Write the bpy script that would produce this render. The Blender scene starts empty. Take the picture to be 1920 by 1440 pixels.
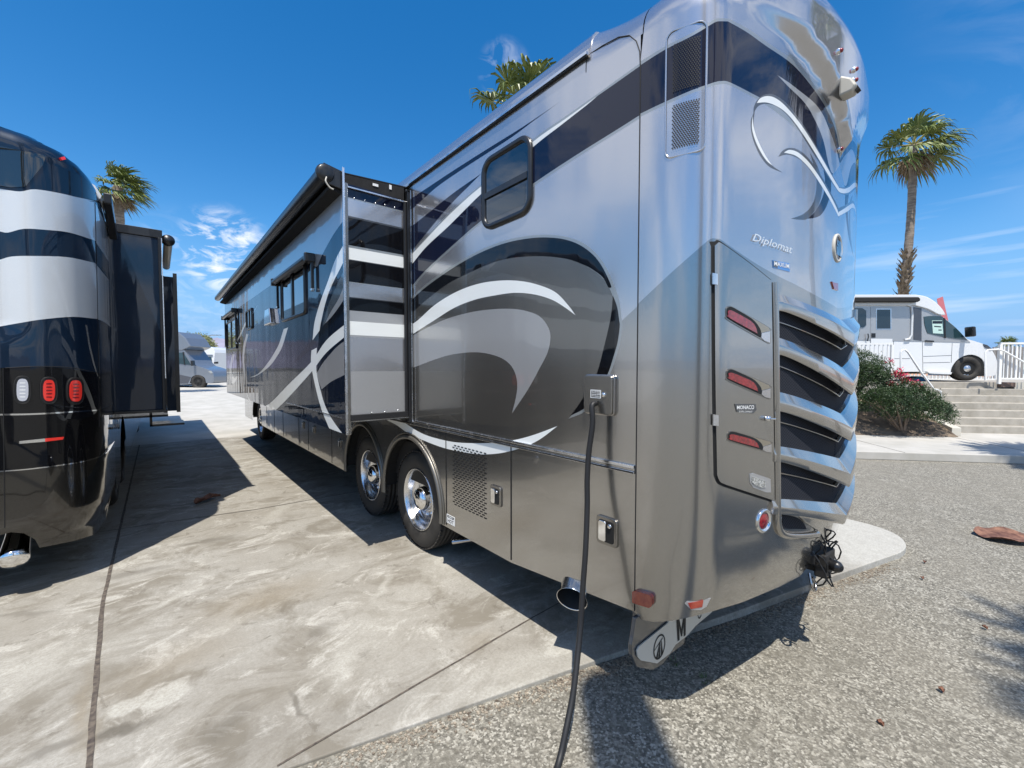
import bpy, bmesh, math, random
import numpy as np
from mathutils import Vector, Matrix
from mathutils.geometry import delaunay_2d_cdt
random.seed(7); rng = np.random.default_rng(7)
D = bpy.data; SC = bpy.context.scene; COL = SC.collection
rad = math.radians

# ---------------------------------------------------------------- camera
CAM = np.array([-1.83, -.83, 1.75]); FPX = 800.; YAW = rad(39.65); PIT = rad(2.15)
FW = np.array([math.sin(YAW)*math.cos(PIT), math.cos(YAW)*math.cos(PIT), -math.sin(PIT)])
RT = np.array([math.cos(YAW), -math.sin(YAW), 0.]); UP = np.cross(RT, FW)
cd = D.cameras.new('camera'); cam = D.objects.new('camera', cd); COL.objects.link(cam)
cd.sensor_width = 36; cd.lens = 36*FPX/1920; cd.clip_start = .05; cd.clip_end = 20000
cam.location = CAM; cam.rotation_euler = (math.pi/2-PIT, 0, -YAW); SC.camera = cam
# ---------------------------------------------------------------- light
SUNV = np.array([.28, .34, -1.]); SUNV /= np.linalg.norm(SUNV)
SUN_EL = math.asin(-SUNV[2]); SUN_AZ = math.atan2(-SUNV[0], -SUNV[1])
W = D.worlds.new('World'); SC.world = W; W.use_nodes = True
def world():
    nt = W.node_tree; N = nt.nodes; L = nt.links; N.clear()
    out = N.new('ShaderNodeOutputWorld'); bg = N.new('ShaderNodeBackground'); bg.inputs[1].default_value = .115
    sky = N.new('ShaderNodeTexSky'); sky.sky_type = 'NISHITA'; sky.sun_disc = False
    sky.sun_elevation = SUN_EL; sky.sun_rotation = SUN_AZ; sky.altitude = 100; sky.air_density = 1.0; sky.dust_density = .3; sky.ozone_density = 2.2
    hs = N.new('ShaderNodeHueSaturation'); hs.inputs['Saturation'].default_value = 1.41; hs.inputs['Value'].default_value = 1.12
    L.new(sky.outputs[0], hs.inputs['Color'])
    tc = N.new('ShaderNodeTexCoord'); sx = N.new('ShaderNodeSeparateXYZ'); L.new(tc.outputs['Generated'], sx.inputs[0])
    hz = N.new('ShaderNodeMapRange'); hz.interpolation_type = 'SMOOTHSTEP'; hz.inputs[1].default_value = .30; hz.inputs[2].default_value = -.02; L.new(sx.outputs[2], hz.inputs[0])
    hm = N.new('ShaderNodeMix'); hm.data_type = 'RGBA'; L.new(hz.outputs[0], hm.inputs[0]); L.new(hs.outputs[0], hm.inputs[6]); hm.inputs[7].default_value = (1.35, 2.9, 5.6, 1)
    # thin clouds: one patchy bank behind the photographer, wisps low ahead
    mp = N.new('ShaderNodeMapping'); mp.inputs['Scale'].default_value = (1, 1, 2.4); L.new(tc.outputs['Generated'], mp.inputs[0])
    nz = N.new('ShaderNodeTexNoise'); nz.inputs['Scale'].default_value = 3.2; nz.inputs['Detail'].default_value = 8; nz.inputs['Roughness'].default_value = .6
    nz.inputs['Distortion'].default_value = .5; L.new(mp.outputs[0], nz.inputs[0])
    r1 = N.new('ShaderNodeMapRange'); r1.inputs[1].default_value = .45; r1.inputs[2].default_value = .60; L.new(nz.outputs[0], r1.inputs[0])
    def blob(vec, c0, c1):
        d = N.new('ShaderNodeVectorMath'); d.operation = 'DOT_PRODUCT'; L.new(tc.outputs['Generated'], d.inputs[0])
        v = Vector(vec).normalized(); d.inputs[1].default_value = v
        m = N.new('ShaderNodeMapRange'); m.inputs[1].default_value = c0; m.inputs[2].default_value = c1; m.interpolation_type = 'SMOOTHSTEP'
        L.new(d.outputs['Value'], m.inputs[0]); return m
    def mul(a, b):
        m = N.new('ShaderNodeMath'); m.operation = 'MULTIPLY'; L.new(a.outputs[0], m.inputs[0])
        if isinstance(b, float): m.inputs[1].default_value = b
        else: L.new(b.outputs[0], m.inputs[1])
        return m
    back = mul(mul(r1, blob((-.87, .30, .38), .62, .92)), .75)
    back2 = mul(mul(r1, blob((.25, -.92, .38), .25, .8)), .85)
    def dirpx(px, py):
        return FW+RT*(px-960)/FPX-UP*(py-720)/FPX
    n2 = N.new('ShaderNodeTexNoise'); n2.inputs['Scale'].default_value = 16; n2.inputs['Detail'].default_value = 7; n2.inputs['Roughness'].default_value = .6; n2.inputs['Distortion'].default_value = .8
    L.new(mp.outputs[0], n2.inputs[0])
    r2 = N.new('ShaderNodeMapRange'); r2.inputs[1].default_value = .47; r2.inputs[2].default_value = .66; L.new(n2.outputs[0], r2.inputs[0])
    w1 = mul(mul(r2, blob(dirpx(425, 475), .9955, .9995)), .85)
    w2 = mul(mul(r2, blob(dirpx(945, 130), .9985, .9998)), .25)
    mp3 = N.new('ShaderNodeMapping'); mp3.inputs['Scale'].default_value = (2, 2, 26); L.new(tc.outputs['Generated'], mp3.inputs[0])
    n3 = N.new('ShaderNodeTexNoise'); n3.inputs['Scale'].default_value = 2.0; n3.inputs['Detail'].default_value = 5; L.new(mp3.outputs[0], n3.inputs[0])
    r3 = N.new('ShaderNodeMapRange'); r3.inputs[1].default_value = .5; r3.inputs[2].default_value = .72; L.new(n3.outputs[0], r3.inputs[0])
    w3 = mul(mul(r3, blob(dirpx(1860, 580), .965, .998)), .28)
    w4 = mul(mul(r2, blob(dirpx(360, 560), .985, .999)), .2)
    acc = back
    for o in (back2, w1, w2, w3, w4):
        m = N.new('ShaderNodeMath'); m.operation = 'MAXIMUM'; L.new(acc.outputs[0], m.inputs[0]); L.new(o.outputs[0], m.inputs[1]); acc = m
    mx = N.new('ShaderNodeMix'); mx.data_type = 'RGBA'; L.new(acc.outputs[0], mx.inputs[0]); L.new(hm.outputs[2], mx.inputs[6]); mx.inputs[7].default_value = (7.0, 7.2, 7.6, 1)
    L.new(mx.outputs[2], bg.inputs[0]); L.new(bg.outputs[0], out.inputs[0])
world()
ld = D.lights.new('sun', 'SUN'); ld.energy = 4.4; ld.angle = rad(.53); ld.color = (1, .95, .87)
sun = D.objects.new('sun', ld); COL.objects.link(sun); sun.rotation_euler = Vector(SUNV).to_track_quat('-Z', 'Y').to_euler(); sun.location = (-5, -5, 20)
SC.view_settings.view_transform = 'Standard'; SC.view_settings.look = 'None'; SC.view_settings.gamma = 1; SC.view_settings.exposure = .48

# ---------------------------------------------------------------- pixel -> point on a known plane
def ray(px, py): return FW+RT*(px-960)/FPX-UP*(py-720)/FPX
def on(px, py, ax, v):
    d = ray(px, py); return CAM+d*((v-CAM[ax])/d[ax])
def proj(P):
    q = np.asarray(P)-CAM; w = q@FW
    return np.stack([960+FPX*(q@RT)/w, 720-FPX*(q@UP)/w], -1)
def SX(pts, x=0.): return [tuple(on(a, b, 0, x)[1:]) for a, b in pts]           # -> (y,z)
def at(px, py, depth): return CAM+ray(px, py)*depth

# ---------------------------------------------------------------- helpers
def tag(o, label=None, cat=None, group=None, kind=None):
    if label: o['label'] = label
    if cat: o['category'] = cat
    if group: o['group'] = group
    if kind: o['kind'] = kind
    return o
def empty(name, loc, label, cat, group=None, rz=0):
    o = D.objects.new(name, None); COL.objects.link(o); o.location = loc; o.rotation_euler = (0, 0, rz); o.empty_display_size = .3
    return tag(o, label, cat, group)
def link(name, me, parent=None, label=None, cat=None, group=None, kind=None):
    o = D.objects.new(name, me); COL.objects.link(o)
    if parent is not None:
        o.parent = parent
        m = Matrix.Identity(4); q = parent
        while q is not None:
            m = Matrix.LocRotScale(q.location, q.rotation_euler, q.scale) @ m; q = q.parent
        if not getattr(link, 'local', False): o.matrix_local = m.inverted()
    return tag(o, label, cat, group, kind)
link.local = False
class MB:
    """collects geometry in world coordinates"""
    def __init__(s): s.v = []; s.f = []; s.m = []; s.sm = []
    def add(s, v, f, m=0, smooth=False):
        n = len(s.v); s.v += [tuple(map(float, p)) for p in v]; s.f += [tuple(i+n for i in q) for q in f]
        s.m += [m]*len(f); s.sm += [smooth]*len(f); return s
    def box(s, lo, hi, m=0):
        x0, y0, z0 = lo; x1, y1, z1 = hi
        v = [(x0, y0, z0), (x1, y0, z0), (x1, y1, z0), (x0, y1, z0), (x0, y0, z1), (x1, y0, z1), (x1, y1, z1), (x0, y1, z1)]
        return s.add(v, [(0, 3, 2, 1), (4, 5, 6, 7), (0, 1, 5, 4), (1, 2, 6, 5), (2, 3, 7, 6), (3, 0, 4, 7)], m)
    def obox(s, c, ax, ay, az, m=0):
        c, ax, ay, az = map(np.array, (c, ax, ay, az)); v = []
        for k in (-1, 1):
            for i, j in ((-1, -1), (1, -1), (1, 1), (-1, 1)): v.append(c+ax*i+ay*j+az*k)
        return s.add(v, [(0, 3, 2, 1), (4, 5, 6, 7), (0, 1, 5, 4), (1, 2, 6, 5), (2, 3, 7, 6), (3, 0, 4, 7)], m)
    def tube(s, pts, r, n=8, m=0, cap=True, closed=False):
        P = [np.array(p, float) for p in pts]; k = len(P); rs = r if hasattr(r, '__len__') else [r]*k; v = []; f = []; up = None
        for i, p in enumerate(P):
            if closed: t = P[(i+1) % k]-P[i-1]
            else: t = P[min(i+1, k-1)]-P[max(i-1, 0)]
            t = t/(np.linalg.norm(t)+1e-9)
            if up is None:
                up = np.array([0, 0, 1.]) if abs(t[2]) < .9 else np.array([1., 0, 0])
            a = np.cross(t, up); a /= np.linalg.norm(a)+1e-9; b = np.cross(a, t); up = b
            for j in range(n):
                w = 2*math.pi*j/n; v.append(p+rs[i]*(a*math.cos(w)+b*math.sin(w)))
        for i in range(k if closed else k-1):
            i2 = (i+1) % k
            for j in range(n): f.append((i*n+j, i*n+(j+1) % n, i2*n+(j+1) % n, i2*n+j))
        s.add(v, f, m, True)
        if cap and not closed:
            s.add(v[:n], [tuple(range(n))], m); s.add(v[-n:], [tuple(range(n))[::-1]], m)
        return s
    def lathe(s, c, axis, prof, n=32, m=0, smooth=True, mats=None):
        """prof: (radius, distance along the axis)"""
        c = np.array(c, float); t = np.array(axis, float); t /= np.linalg.norm(t)
        u = np.cross(t, [0, 0, 1.]) if abs(t[2]) < .9 else np.cross(t, [1., 0, 0]); u /= np.linalg.norm(u); w = np.cross(t, u)
        v = []; f = []
        for r, d in prof:
            for j in range(n):
                a = 2*math.pi*j/n; v.append(c+t*d+r*(u*math.cos(a)+w*math.sin(a)))
        fs = []
        for i in range(len(prof)-1):
            q = [(i*n+j, i*n+(j+1) % n, (i+1)*n+(j+1) % n, (i+1)*n+j) for j in range(n)]
            if mats: s_m = mats[i]
            else: s_m = m
            fs.append((q, s_m))
        base = len(s.v); s.v += [tuple(map(float, p)) for p in v]
        for q, mm in fs:
            s.f += [tuple(i+base for i in g) for g in q]; s.m += [mm]*len(q); s.sm += [smooth]*len(q)
        return s
    def prism(s, poly, o, u, v, w, m=0):
        """poly in (u,v); extruded along w"""
        o, u, v, w = map(lambda q: np.array(q, float), (o, u, v, w)); n = len(poly)
        A = [o+u*a+v*b for a, b in poly]; B = [p+w for p in A]
        s.add(A+B, [tuple(range(n)), tuple(range(2*n-1, n-1, -1))]+[(i, (i+1) % n+0, (i+1) % n+n, i+n) for i in range(n)], m); return s
    def disc(s, c, nrm, r, n=16, m=0):
        c = np.array(c, float); t = np.array(nrm, float); t /= np.linalg.norm(t)
        u = np.cross(t, [0, 0, 1.]) if abs(t[2]) < .9 else np.cross(t, [1., 0, 0]); u /= np.linalg.norm(u); w = np.cross(t, u)
        return s.add([c+r*(u*math.cos(2*math.pi*j/n)+w*math.sin(2*math.pi*j/n)) for j in range(n)], [tuple(range(n))], m)
    def mesh(s, name, mats, bevel=0):
        me = D.meshes.new(name)
        if bevel:
            bm = bmesh.new(); vs = [bm.verts.new(p) for p in s.v]
            for q, mm, sm in zip(s.f, s.m, s.sm):
                try: fc = bm.faces.new([vs[i] for i in q]); fc.material_index = mm; fc.smooth = sm
                except ValueError: pass
            bmesh.ops.recalc_face_normals(bm, faces=bm.faces)
            es = [e for e in bm.edges if len(e.link_faces) == 2 and e.calc_face_angle(0) > .6]
            bmesh.ops.bevel(bm, geom=es, offset=bevel, segments=2, profile=.5, affect='EDGES', clamp_overlap=True)
            bm.to_mesh(me); bm.free()
        else:
            me.from_pydata(s.v, [], s.f)
            me.polygons.foreach_set('material_index', s.m); me.polygons.foreach_set('use_smooth', s.sm)
            bm = bmesh.new(); bm.from_mesh(me); bmesh.ops.recalc_face_normals(bm, faces=bm.faces); bm.to_mesh(me); bm.free()
        for k in (mats if isinstance(mats, (list, tuple)) else [mats]): me.materials.append(k)
        return me
    def build(s, name, mats, parent=None, label=None, cat=None, group=None, kind=None, bevel=0):
        return link(name, s.mesh(name, mats, bevel), parent, label, cat, group, kind)
def cr(pts, n=6, closed=False):
    """Catmull-Rom through pts"""
    P = [np.array(p, float) for p in pts]; k = len(P); out = []
    if k < 3: return [tuple(p) for p in P]
    for i in range(k if closed else k-1):
        p0 = P[(i-1) % k] if closed or i > 0 else 2*P[0]-P[1]; p1 = P[i]; p2 = P[(i+1) % k]
        p3 = P[(i+2) % k] if closed or i+2 < k else 2*P[-1]-P[-2]
        for j in range(n):
            t = j/n; out.append(tuple(.5*((2*p1)+(-p0+p2)*t+(2*p0-5*p1+4*p2-p3)*t*t+(-p0+3*p1-3*p2+p3)*t**3)))
    if not closed: out.append(tuple(P[-1]))
    return out
def J(*runs):
    """polygon from several smoothed runs"""
    out = []
    for r in runs: out += cr(r, 5) if len(r) > 2 else [tuple(p) for p in r]
    res = []
    for p in out:
        if not res or math.dist(res[-1], p) > 1e-6: res.append(p)
    return res
def inside(P, poly):
    x, y = P[:, 0], P[:, 1]; r = np.zeros(len(P), bool); q = np.array(poly); n = len(q); j = n-1
    for i in range(n):
        xi, yi = q[i]; xj, yj = q[j]
        with np.errstate(divide='ignore', invalid='ignore'):
            r ^= ((yi > y) != (yj > y)) & (x < (xj-xi)*(y-yi)/(yj-yi+1e-15)+xi)
        j = i
    return r
CF = True
def painted(name, outline, layers, mapf, mats, parent=None, holes=(), grid=None, label=None, flip=False, **kw):
    """one surface cut along its paint lines; mapf (n,2)->(n,3)"""
    V = []; E = []
    def loop(p):
        b = len(V); V.extend(Vector(q) for q in p); E.extend((b+i, b+(i+1) % len(p)) for i in range(len(p)))
    loop(outline)
    for h in holes: loop(h)
    for p, m in layers: loop(p)
    if grid:
        q = np.array(outline); x0, y0 = q.min(0); x1, y1 = q.max(0)
        gx = np.arange(x0+grid[0]/2, x1, grid[0]); gy = np.arange(y0+grid[1]/2, y1, grid[1])
        G = np.array([(a, b) for a in gx for b in gy]); G = G[inside(G, outline)]
        V.extend(Vector(g) for g in G)
    vo, eo, fo, *_ = delaunay_2d_cdt(V, E, [], 0, 1e-5)
    P = np.array([tuple(v) for v in vo]); Fc = [tuple(f) for f in fo]
    cen = np.array([P[list(f)].mean(0) for f in Fc]); keep = inside(cen, outline)
    for h in holes: keep &= ~inside(cen, h)
    mi = np.zeros(len(Fc), int)
    for p, m in layers: mi[inside(cen, p)] = m
    Q = mapf(P); idx = [i for i in range(len(Fc)) if keep[i]]
    faces = [Fc[i][::-1] if flip else Fc[i] for i in idx]
    me = D.meshes.new(name); me.from_pydata([tuple(map(float, p)) for p in Q], [], faces)
    me.polygons.foreach_set('material_index', [int(mi[i]) for i in idx])
    for m in mats: me.materials.append(m)
    if grid:
        e = 2e-3; du = mapf(P+[e, 0])-mapf(P-[e, 0]); dv = mapf(P+[0, e])-mapf(P-[0, e]); nn = np.cross(du, dv)
        nn /= np.linalg.norm(nn, axis=1)[:, None]+1e-12
        if flip: nn = -nn
        me.polygons.foreach_set('use_smooth', [True]*len(faces))
        me.normals_split_custom_set_from_vertices([tuple(n) for n in nn])
    me.update()
    return link(name, me, parent, label, **kw)
def rrect(x0, y0, x1, y1, r, n=4):
    o = []
    for cx, cy, a in ((x1-r, y1-r, 0), (x0+r, y1-r, 90), (x0+r, y0+r, 180), (x1-r, y0+r, 270)):
        for k in range(n+1):
            t = rad(a+90*k/n); o.append((cx+r*math.cos(t), cy+r*math.sin(t)))
    return o
def inset(poly, d):
    q = np.array(poly); n = len(q); o = []
    a = sum(q[i][0]*q[(i+1) % n][1]-q[(i+1) % n][0]*q[i][1] for i in range(n)); sg = 1 if a > 0 else -1
    for i in range(n):
        e1 = q[i]-q[i-1]; e2 = q[(i+1) % n]-q[i]
        n1 = np.array([-e1[1], e1[0]])/(np.linalg.norm(e1)+1e-9); n2 = np.array([-e2[1], e2[0]])/(np.linalg.norm(e2)+1e-9)
        m = n1+n2; m /= (np.linalg.norm(m)+1e-9); c = max(.4, m@n1); o.append(tuple(q[i]+m*sg*d/c))
    return o
def text_geo(body, shear=0, spacing=1.0, res=2):
    if body == 'M':
        P = [(0, 0), (0, 1), (.3, 1), (.5, .42), (.7, 1), (1, 1), (1, 0), (.75, 0), (.75, .66), (.58, .10), (.42, .10), (.25, .66), (.25, 0)]; return np.array(P), [tuple(range(13))]
    c = D.curves.new('t', 'FONT'); c.body = body; c.offset = .01 if len(body) == 1 else (.02 if body in ('HOT', 'MAXUM', 'MONACO') else 0); c.shear = shear; c.space_character = spacing; c.resolution_u = res; c.align_x = 'LEFT'
    o = D.objects.new('t', c); COL.objects.link(o); dg = bpy.context.evaluated_depsgraph_get(); dg.update()
    me = o.evaluated_get(dg).to_mesh(); v = [(p.co.x, p.co.y) for p in me.vertices]; f = [tuple(p.vertices) for p in me.polygons]
    o.evaluated_get(dg).to_mesh_clear(); D.objects.remove(o); D.curves.remove(c)
    q = np.array(v); lo = q.min(0); hi = q.max(0); q = (q-lo)/(hi-lo); return q, f

# ---------------------------------------------------------------- materials
def mat(name, col=(.5, .5, .5), rough=.5, metal=0., coat=0., spec=.5, **kw):
    m = D.materials.new(name); m.use_nodes = True; nt = m.node_tree; b = nt.nodes['Principled BSDF']
    b.inputs['Base Color'].default_value = (*col, 1); b.inputs['Roughness'].default_value = rough; b.inputs['Metallic'].default_value = metal
    b.inputs['Coat Weight'].default_value = coat; b.inputs['Coat Roughness'].default_value = kw.get('cr', .02); b.inputs['Specular IOR Level'].default_value = spec
    if 'coat_ior' in kw: b.inputs['Coat IOR'].default_value = kw['coat_ior']
    if 'trans' in kw: b.inputs['Transmission Weight'].default_value = kw['trans']
    if 'emit' in kw: b.inputs['Emission Color'].default_value = (*kw['emit'], 1); b.inputs['Emission Strength'].default_value = kw.get('es', 1)
    if 'alpha' in kw: b.inputs['Alpha'].default_value = kw['alpha']
    return m
def nd(m): return m.node_tree.nodes, m.node_tree.links, m.node_tree.nodes['Principled BSDF']
def noise_col(m, c1, c2, scale, lo=.35, hi=.65, detail=6, rough=.6, coord='Object', bump=0, bscale=None, sc=(1, 1, 1), rvar=None):
    N, L, b = nd(m); tc = N.new('ShaderNodeTexCoord'); mp = N.new('ShaderNodeMapping'); mp.inputs['Scale'].default_value = sc
    L.new(tc.outputs[coord], mp.inputs[0]); n = N.new('ShaderNodeTexNoise'); n.inputs['Scale'].default_value = scale; n.inputs['Detail'].default_value = detail; n.inputs['Roughness'].default_value = rough
    L.new(mp.outputs[0], n.inputs[0]); r = N.new('ShaderNodeMapRange'); r.inputs[1].default_value = lo; r.inputs[2].default_value = hi; L.new(n.outputs[0], r.inputs[0])
    x = N.new('ShaderNodeMix'); x.data_type = 'RGBA'; L.new(r.outputs[0], x.inputs[0]); x.inputs[6].default_value = (*c1, 1); x.inputs[7].default_value = (*c2, 1)
    L.new(x.outputs[2], b.inputs['Base Color'])
    if rvar:
        rr = N.new('ShaderNodeMapRange'); rr.inputs[3].default_value, rr.inputs[4].default_value = rvar; L.new(r.outputs[0], rr.inputs[0]); L.new(rr.outputs[0], b.inputs['Roughness'])
    if bump:
        n2 = N.new('ShaderNodeTexNoise'); n2.inputs['Scale'].default_value = bscale or scale*4; n2.inputs['Detail'].default_value = 4; L.new(mp.outputs[0], n2.inputs[0])
        bp = N.new('ShaderNodeBump'); bp.inputs['Strength'].default_value = bump; bp.inputs['Distance'].default_value = .01; L.new(n2.outputs[0], bp.inputs['Height']); L.new(bp.outputs[0], b.inputs['Normal'])
    return x
def paint(name, col, metal=.6, rough=.3, flake=.06, wav=.10, coat=1., spec=.5):
    """clear-coated coach paint: faint flake, faint orange-peel waviness, dust film"""
    m = mat(name, col, rough, metal, coat, spec); N, L, b = nd(m); tc = N.new('ShaderNodeTexCoord')
    n = N.new('ShaderNodeTexNoise'); n.inputs['Scale'].default_value = 900; n.inputs['Detail'].default_value = 1; L.new(tc.outputs['Object'], n.inputs[0])
    hv = N.new('ShaderNodeHueSaturation'); hv.inputs['Color'].default_value = (*col, 1)
    r = N.new('ShaderNodeMapRange'); r.inputs[1].default_value = .3; r.inputs[2].default_value = .7; r.inputs[3].default_value = 1-flake*2; r.inputs[4].default_value = 1+flake*2
    L.new(n.outputs[0], r.inputs[0]); L.new(r.outputs[0], hv.inputs['Value']); L.new(hv.outputs[0], b.inputs['Base Color'])
    mw = N.new('ShaderNodeMapping'); mw.inputs['Scale'].default_value = (1, 1, .22); L.new(tc.outputs['Object'], mw.inputs[0])
    n2 = N.new('ShaderNodeTexNoise'); n2.inputs['Scale'].default_value = 3.2; n2.inputs['Detail'].default_value = 2.5; n2.inputs['Roughness'].default_value = .35; L.new(mw.outputs[0], n2.inputs[0])
    bp = N.new('ShaderNodeBump'); bp.inputs['Strength'].default_value = wav; bp.inputs['Distance'].default_value = .05; L.new(n2.outputs[0], bp.inputs['Height'])
    L.new(bp.outputs[0], b.inputs['Normal']); L.new(bp.outputs[0], b.inputs['Coat Normal'])
    n3 = N.new('ShaderNodeTexNoise'); n3.inputs['Scale'].default_value = 5; n3.inputs['Detail'].default_value = 8; L.new(tc.outputs['Object'], n3.inputs[0])
    r3 = N.new('ShaderNodeMapRange'); r3.inputs[1].default_value = .4; r3.inputs[2].default_value = .7; r3.inputs[3].default_value = .015; r3.inputs[4].default_value = .05
    L.new(n3.outputs[0], r3.inputs[0]); L.new(r3.outputs[0], b.inputs['Coat Roughness'])
    return m
SILVER = paint('silver_paint', (.55, .54, .545), .82, .22, wav=.12)
BRONZE = paint('bronze_paint', (.37, .36, .34), .92, .21, flake=.10, wav=.08)
BRONZE2 = paint('dark_bronze_paint', (.235, .222, .20), .85, .27, flake=.1)
GREYP = paint('grey_paint', (.42, .42, .42), .45, .3)
NAVY = paint('navy_paint', (.004, .006, .022), 0, .5, flake=0, spec=.05)
BLACKP = paint('black_paint', (.003, .003, .004), 0, .5, flake=0, spec=.05)
WHITEP = paint('white_paint', (.80, .82, .80), .0, .4, flake=0)
DGREY = paint('dark_grey_pinstripe', (.06, .065, .072), .3, .35, flake=0)
PIN = paint('silver_pinstripe', (.36, .38, .38), .6, .3, flake=0)
TEAL = paint('deep_blue_paint', (.004, .008, .018), 0, .5, flake=0, spec=.1)
GAP = mat('shadow_gap_rubber', (.006, .006, .006), .7)
RUBBER = mat('black_rubber', (.012, .012, .013), .55)
BLACKM = mat('black_metal', (.01, .01, .011), .35, .0, .3)
MATTE = mat('matte_black_fabric', (.006, .006, .007), .85)
noise_col(MATTE, (.004, .004, .005), (.012, .012, .013), 30)
CHROME = mat('chrome', (.8, .8, .8), .06, 1.)
ALU = mat('polished_aluminium', (.74, .75, .77), .13, 1.)
noise_col(ALU, (.66, .67, .68), (.8, .8, .82), 12, rvar=(.16, .32))
STEEL = mat('stainless_steel', (.45, .43, .42), .22, 1.)
DARKST = mat('greasy_steel', (.03, .028, .026), .6, .4)
GLASS = mat('dark_window_glass', (.012, .016, .018), .02, 0, 1., spec=.8)
GLASS2 = mat('screened_glass', (.03, .035, .035), .25, 0, 1.)
RED = mat('red_lens', (.22, .008, .015), .18, 0, 1.)
noise_col(RED, (.14, .004, .008), (.33, .012, .02), 60)
REDL = mat('bright_red_lens', (.75, .03, .02), .2, 0, 1., emit=(1, .04, .02), es=.08)
REDD = mat('faded_red_lens', (.30, .035, .02), .25, 0, 1.)
noise_col(REDD, (.26, .03, .02), (.36, .06, .03), 40)
CLEAR = mat('clear_lens', (.5, .52, .5), .12, .5, 1.)
noise_col(CLEAR, (.25, .26, .26), (.75, .77, .75), 120, .45, .55)
CREAM = mat('cream_plastic', (.55, .52, .45), .4)
WHITEPL = mat('white_plastic', (.78, .78, .76), .4)
WHITEM = mat('white_painted_metal', (.8, .8, .78), .35)
BLUEL = mat('blue_decal', (.03, .2, .55), .3, 0, 1.)
def tyre_mat():
    m = mat('tyre_rubber', (.02, .019, .018), .75); noise_col(m, (.016, .015, .014), (.045, .04, .034), 6, rvar=(.6, .85), bump=.15, bscale=60); return m
TYRE = tyre_mat()
def mesh_mat(name='wire_mesh'):
    m = mat(name, (.01, .011, .014), .5, .6); N, L, b = nd(m); tc = N.new('ShaderNodeTexCoord')
    mp = N.new('ShaderNodeMapping'); mp.inputs['Rotation'].default_value = (0, rad(45), 0); mp.inputs['Scale'].default_value = (1, 0, 1); L.new(tc.outputs['Object'], mp.inputs[0])
    ck = N.new('ShaderNodeTexVoronoi'); ck.feature = 'DISTANCE_TO_EDGE'; ck.inputs['Scale'].default_value = 90; ck.inputs['Randomness'].default_value = 0; L.new(mp.outputs[0], ck.inputs[0])
    r = N.new('ShaderNodeMapRange'); r.inputs[1].default_value = .16; r.inputs[2].default_value = .1; L.new(ck.outputs[0], r.inputs[0])
    x = N.new('ShaderNodeMix'); x.data_type = 'RGBA'; L.new(r.outputs[0], x.inputs[0]); x.inputs[6].default_value = (.002, .002, .003, 1); x.inputs[7].default_value = (.05, .055, .07, 1); L.new(x.outputs[2], b.inputs['Base Color']); b.inputs['Specular IOR Level'].default_value = .1; b.inputs['Metallic'].default_value = 0; b.inputs['Roughness'].default_value = .7
    return m
WIRE = mesh_mat()
DK = (.085, .075, .058); PALE = (.50, .485, .43); OC = (.23, .185, .12)
STAINS = [(700, 1330, .5, .12, -15, DK, .35, 1.), (480, 1390, .5, .2, 20, DK, .3, 1.), (600, 1180, .16, .09, 40, DK, .4, .8), (60, 1150, .5, .06, -20, DK, .4, .9), (330, 1120, .4, .05, 20, PALE, .6, .8), (640, 1250, .25, .1, 60, PALE, .55, .8), (720, 1100, .3, .05, 50, PALE, .6, .8), (520, 960, .5, .1, 60, PALE, .45, .8), (960, 1290, .5, .08, -15, PALE, .6, .8),
          (320, 1302, .12, .085, 20, PALE, .85, .25), (236, 1326, .115, .08, 10, PALE, .8, .3), (222, 1372, .15, .06, -5, DK, .8, .5), (110, 1395, .12, .05, 20, DK, .55, .6), (420, 1362, .11, .16, -60, DK, .5, .8), (566, 1320, .022, .20, 10, DK, .75, .7),
          (250, 1075, .35, .07, -10, DK, .5, .7), (385, 1015, .35, .09, -15, DK, .45, .8), (420, 1175, .13, .06, 30, PALE, .5, .6), (500, 1120, .6, .35, 0, OC, .6, .9), (330, 1240, .5, .3, 20, OC, .4, .9), (830, 1060, .5, .25, 60, PALE, .55, .9), (700, 1180, .8, .35, 40, PALE, .35, 1.),
          (60, 1250, .7, .4, 0, PALE, .5, .9), (1690, 1015, 1.4, .8, 0, (.52, .51, .465), .9, .35), (1000, 1240, 1.2, .16, -15, PALE, .45, 1.), (430, 860, .8, .9, 0, PALE, .3, .9), (900, 1200, .2, .1, 0, OC, .3, .9), (160, 1330, .06, .6, 3, OC, .5, .9)]
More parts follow.
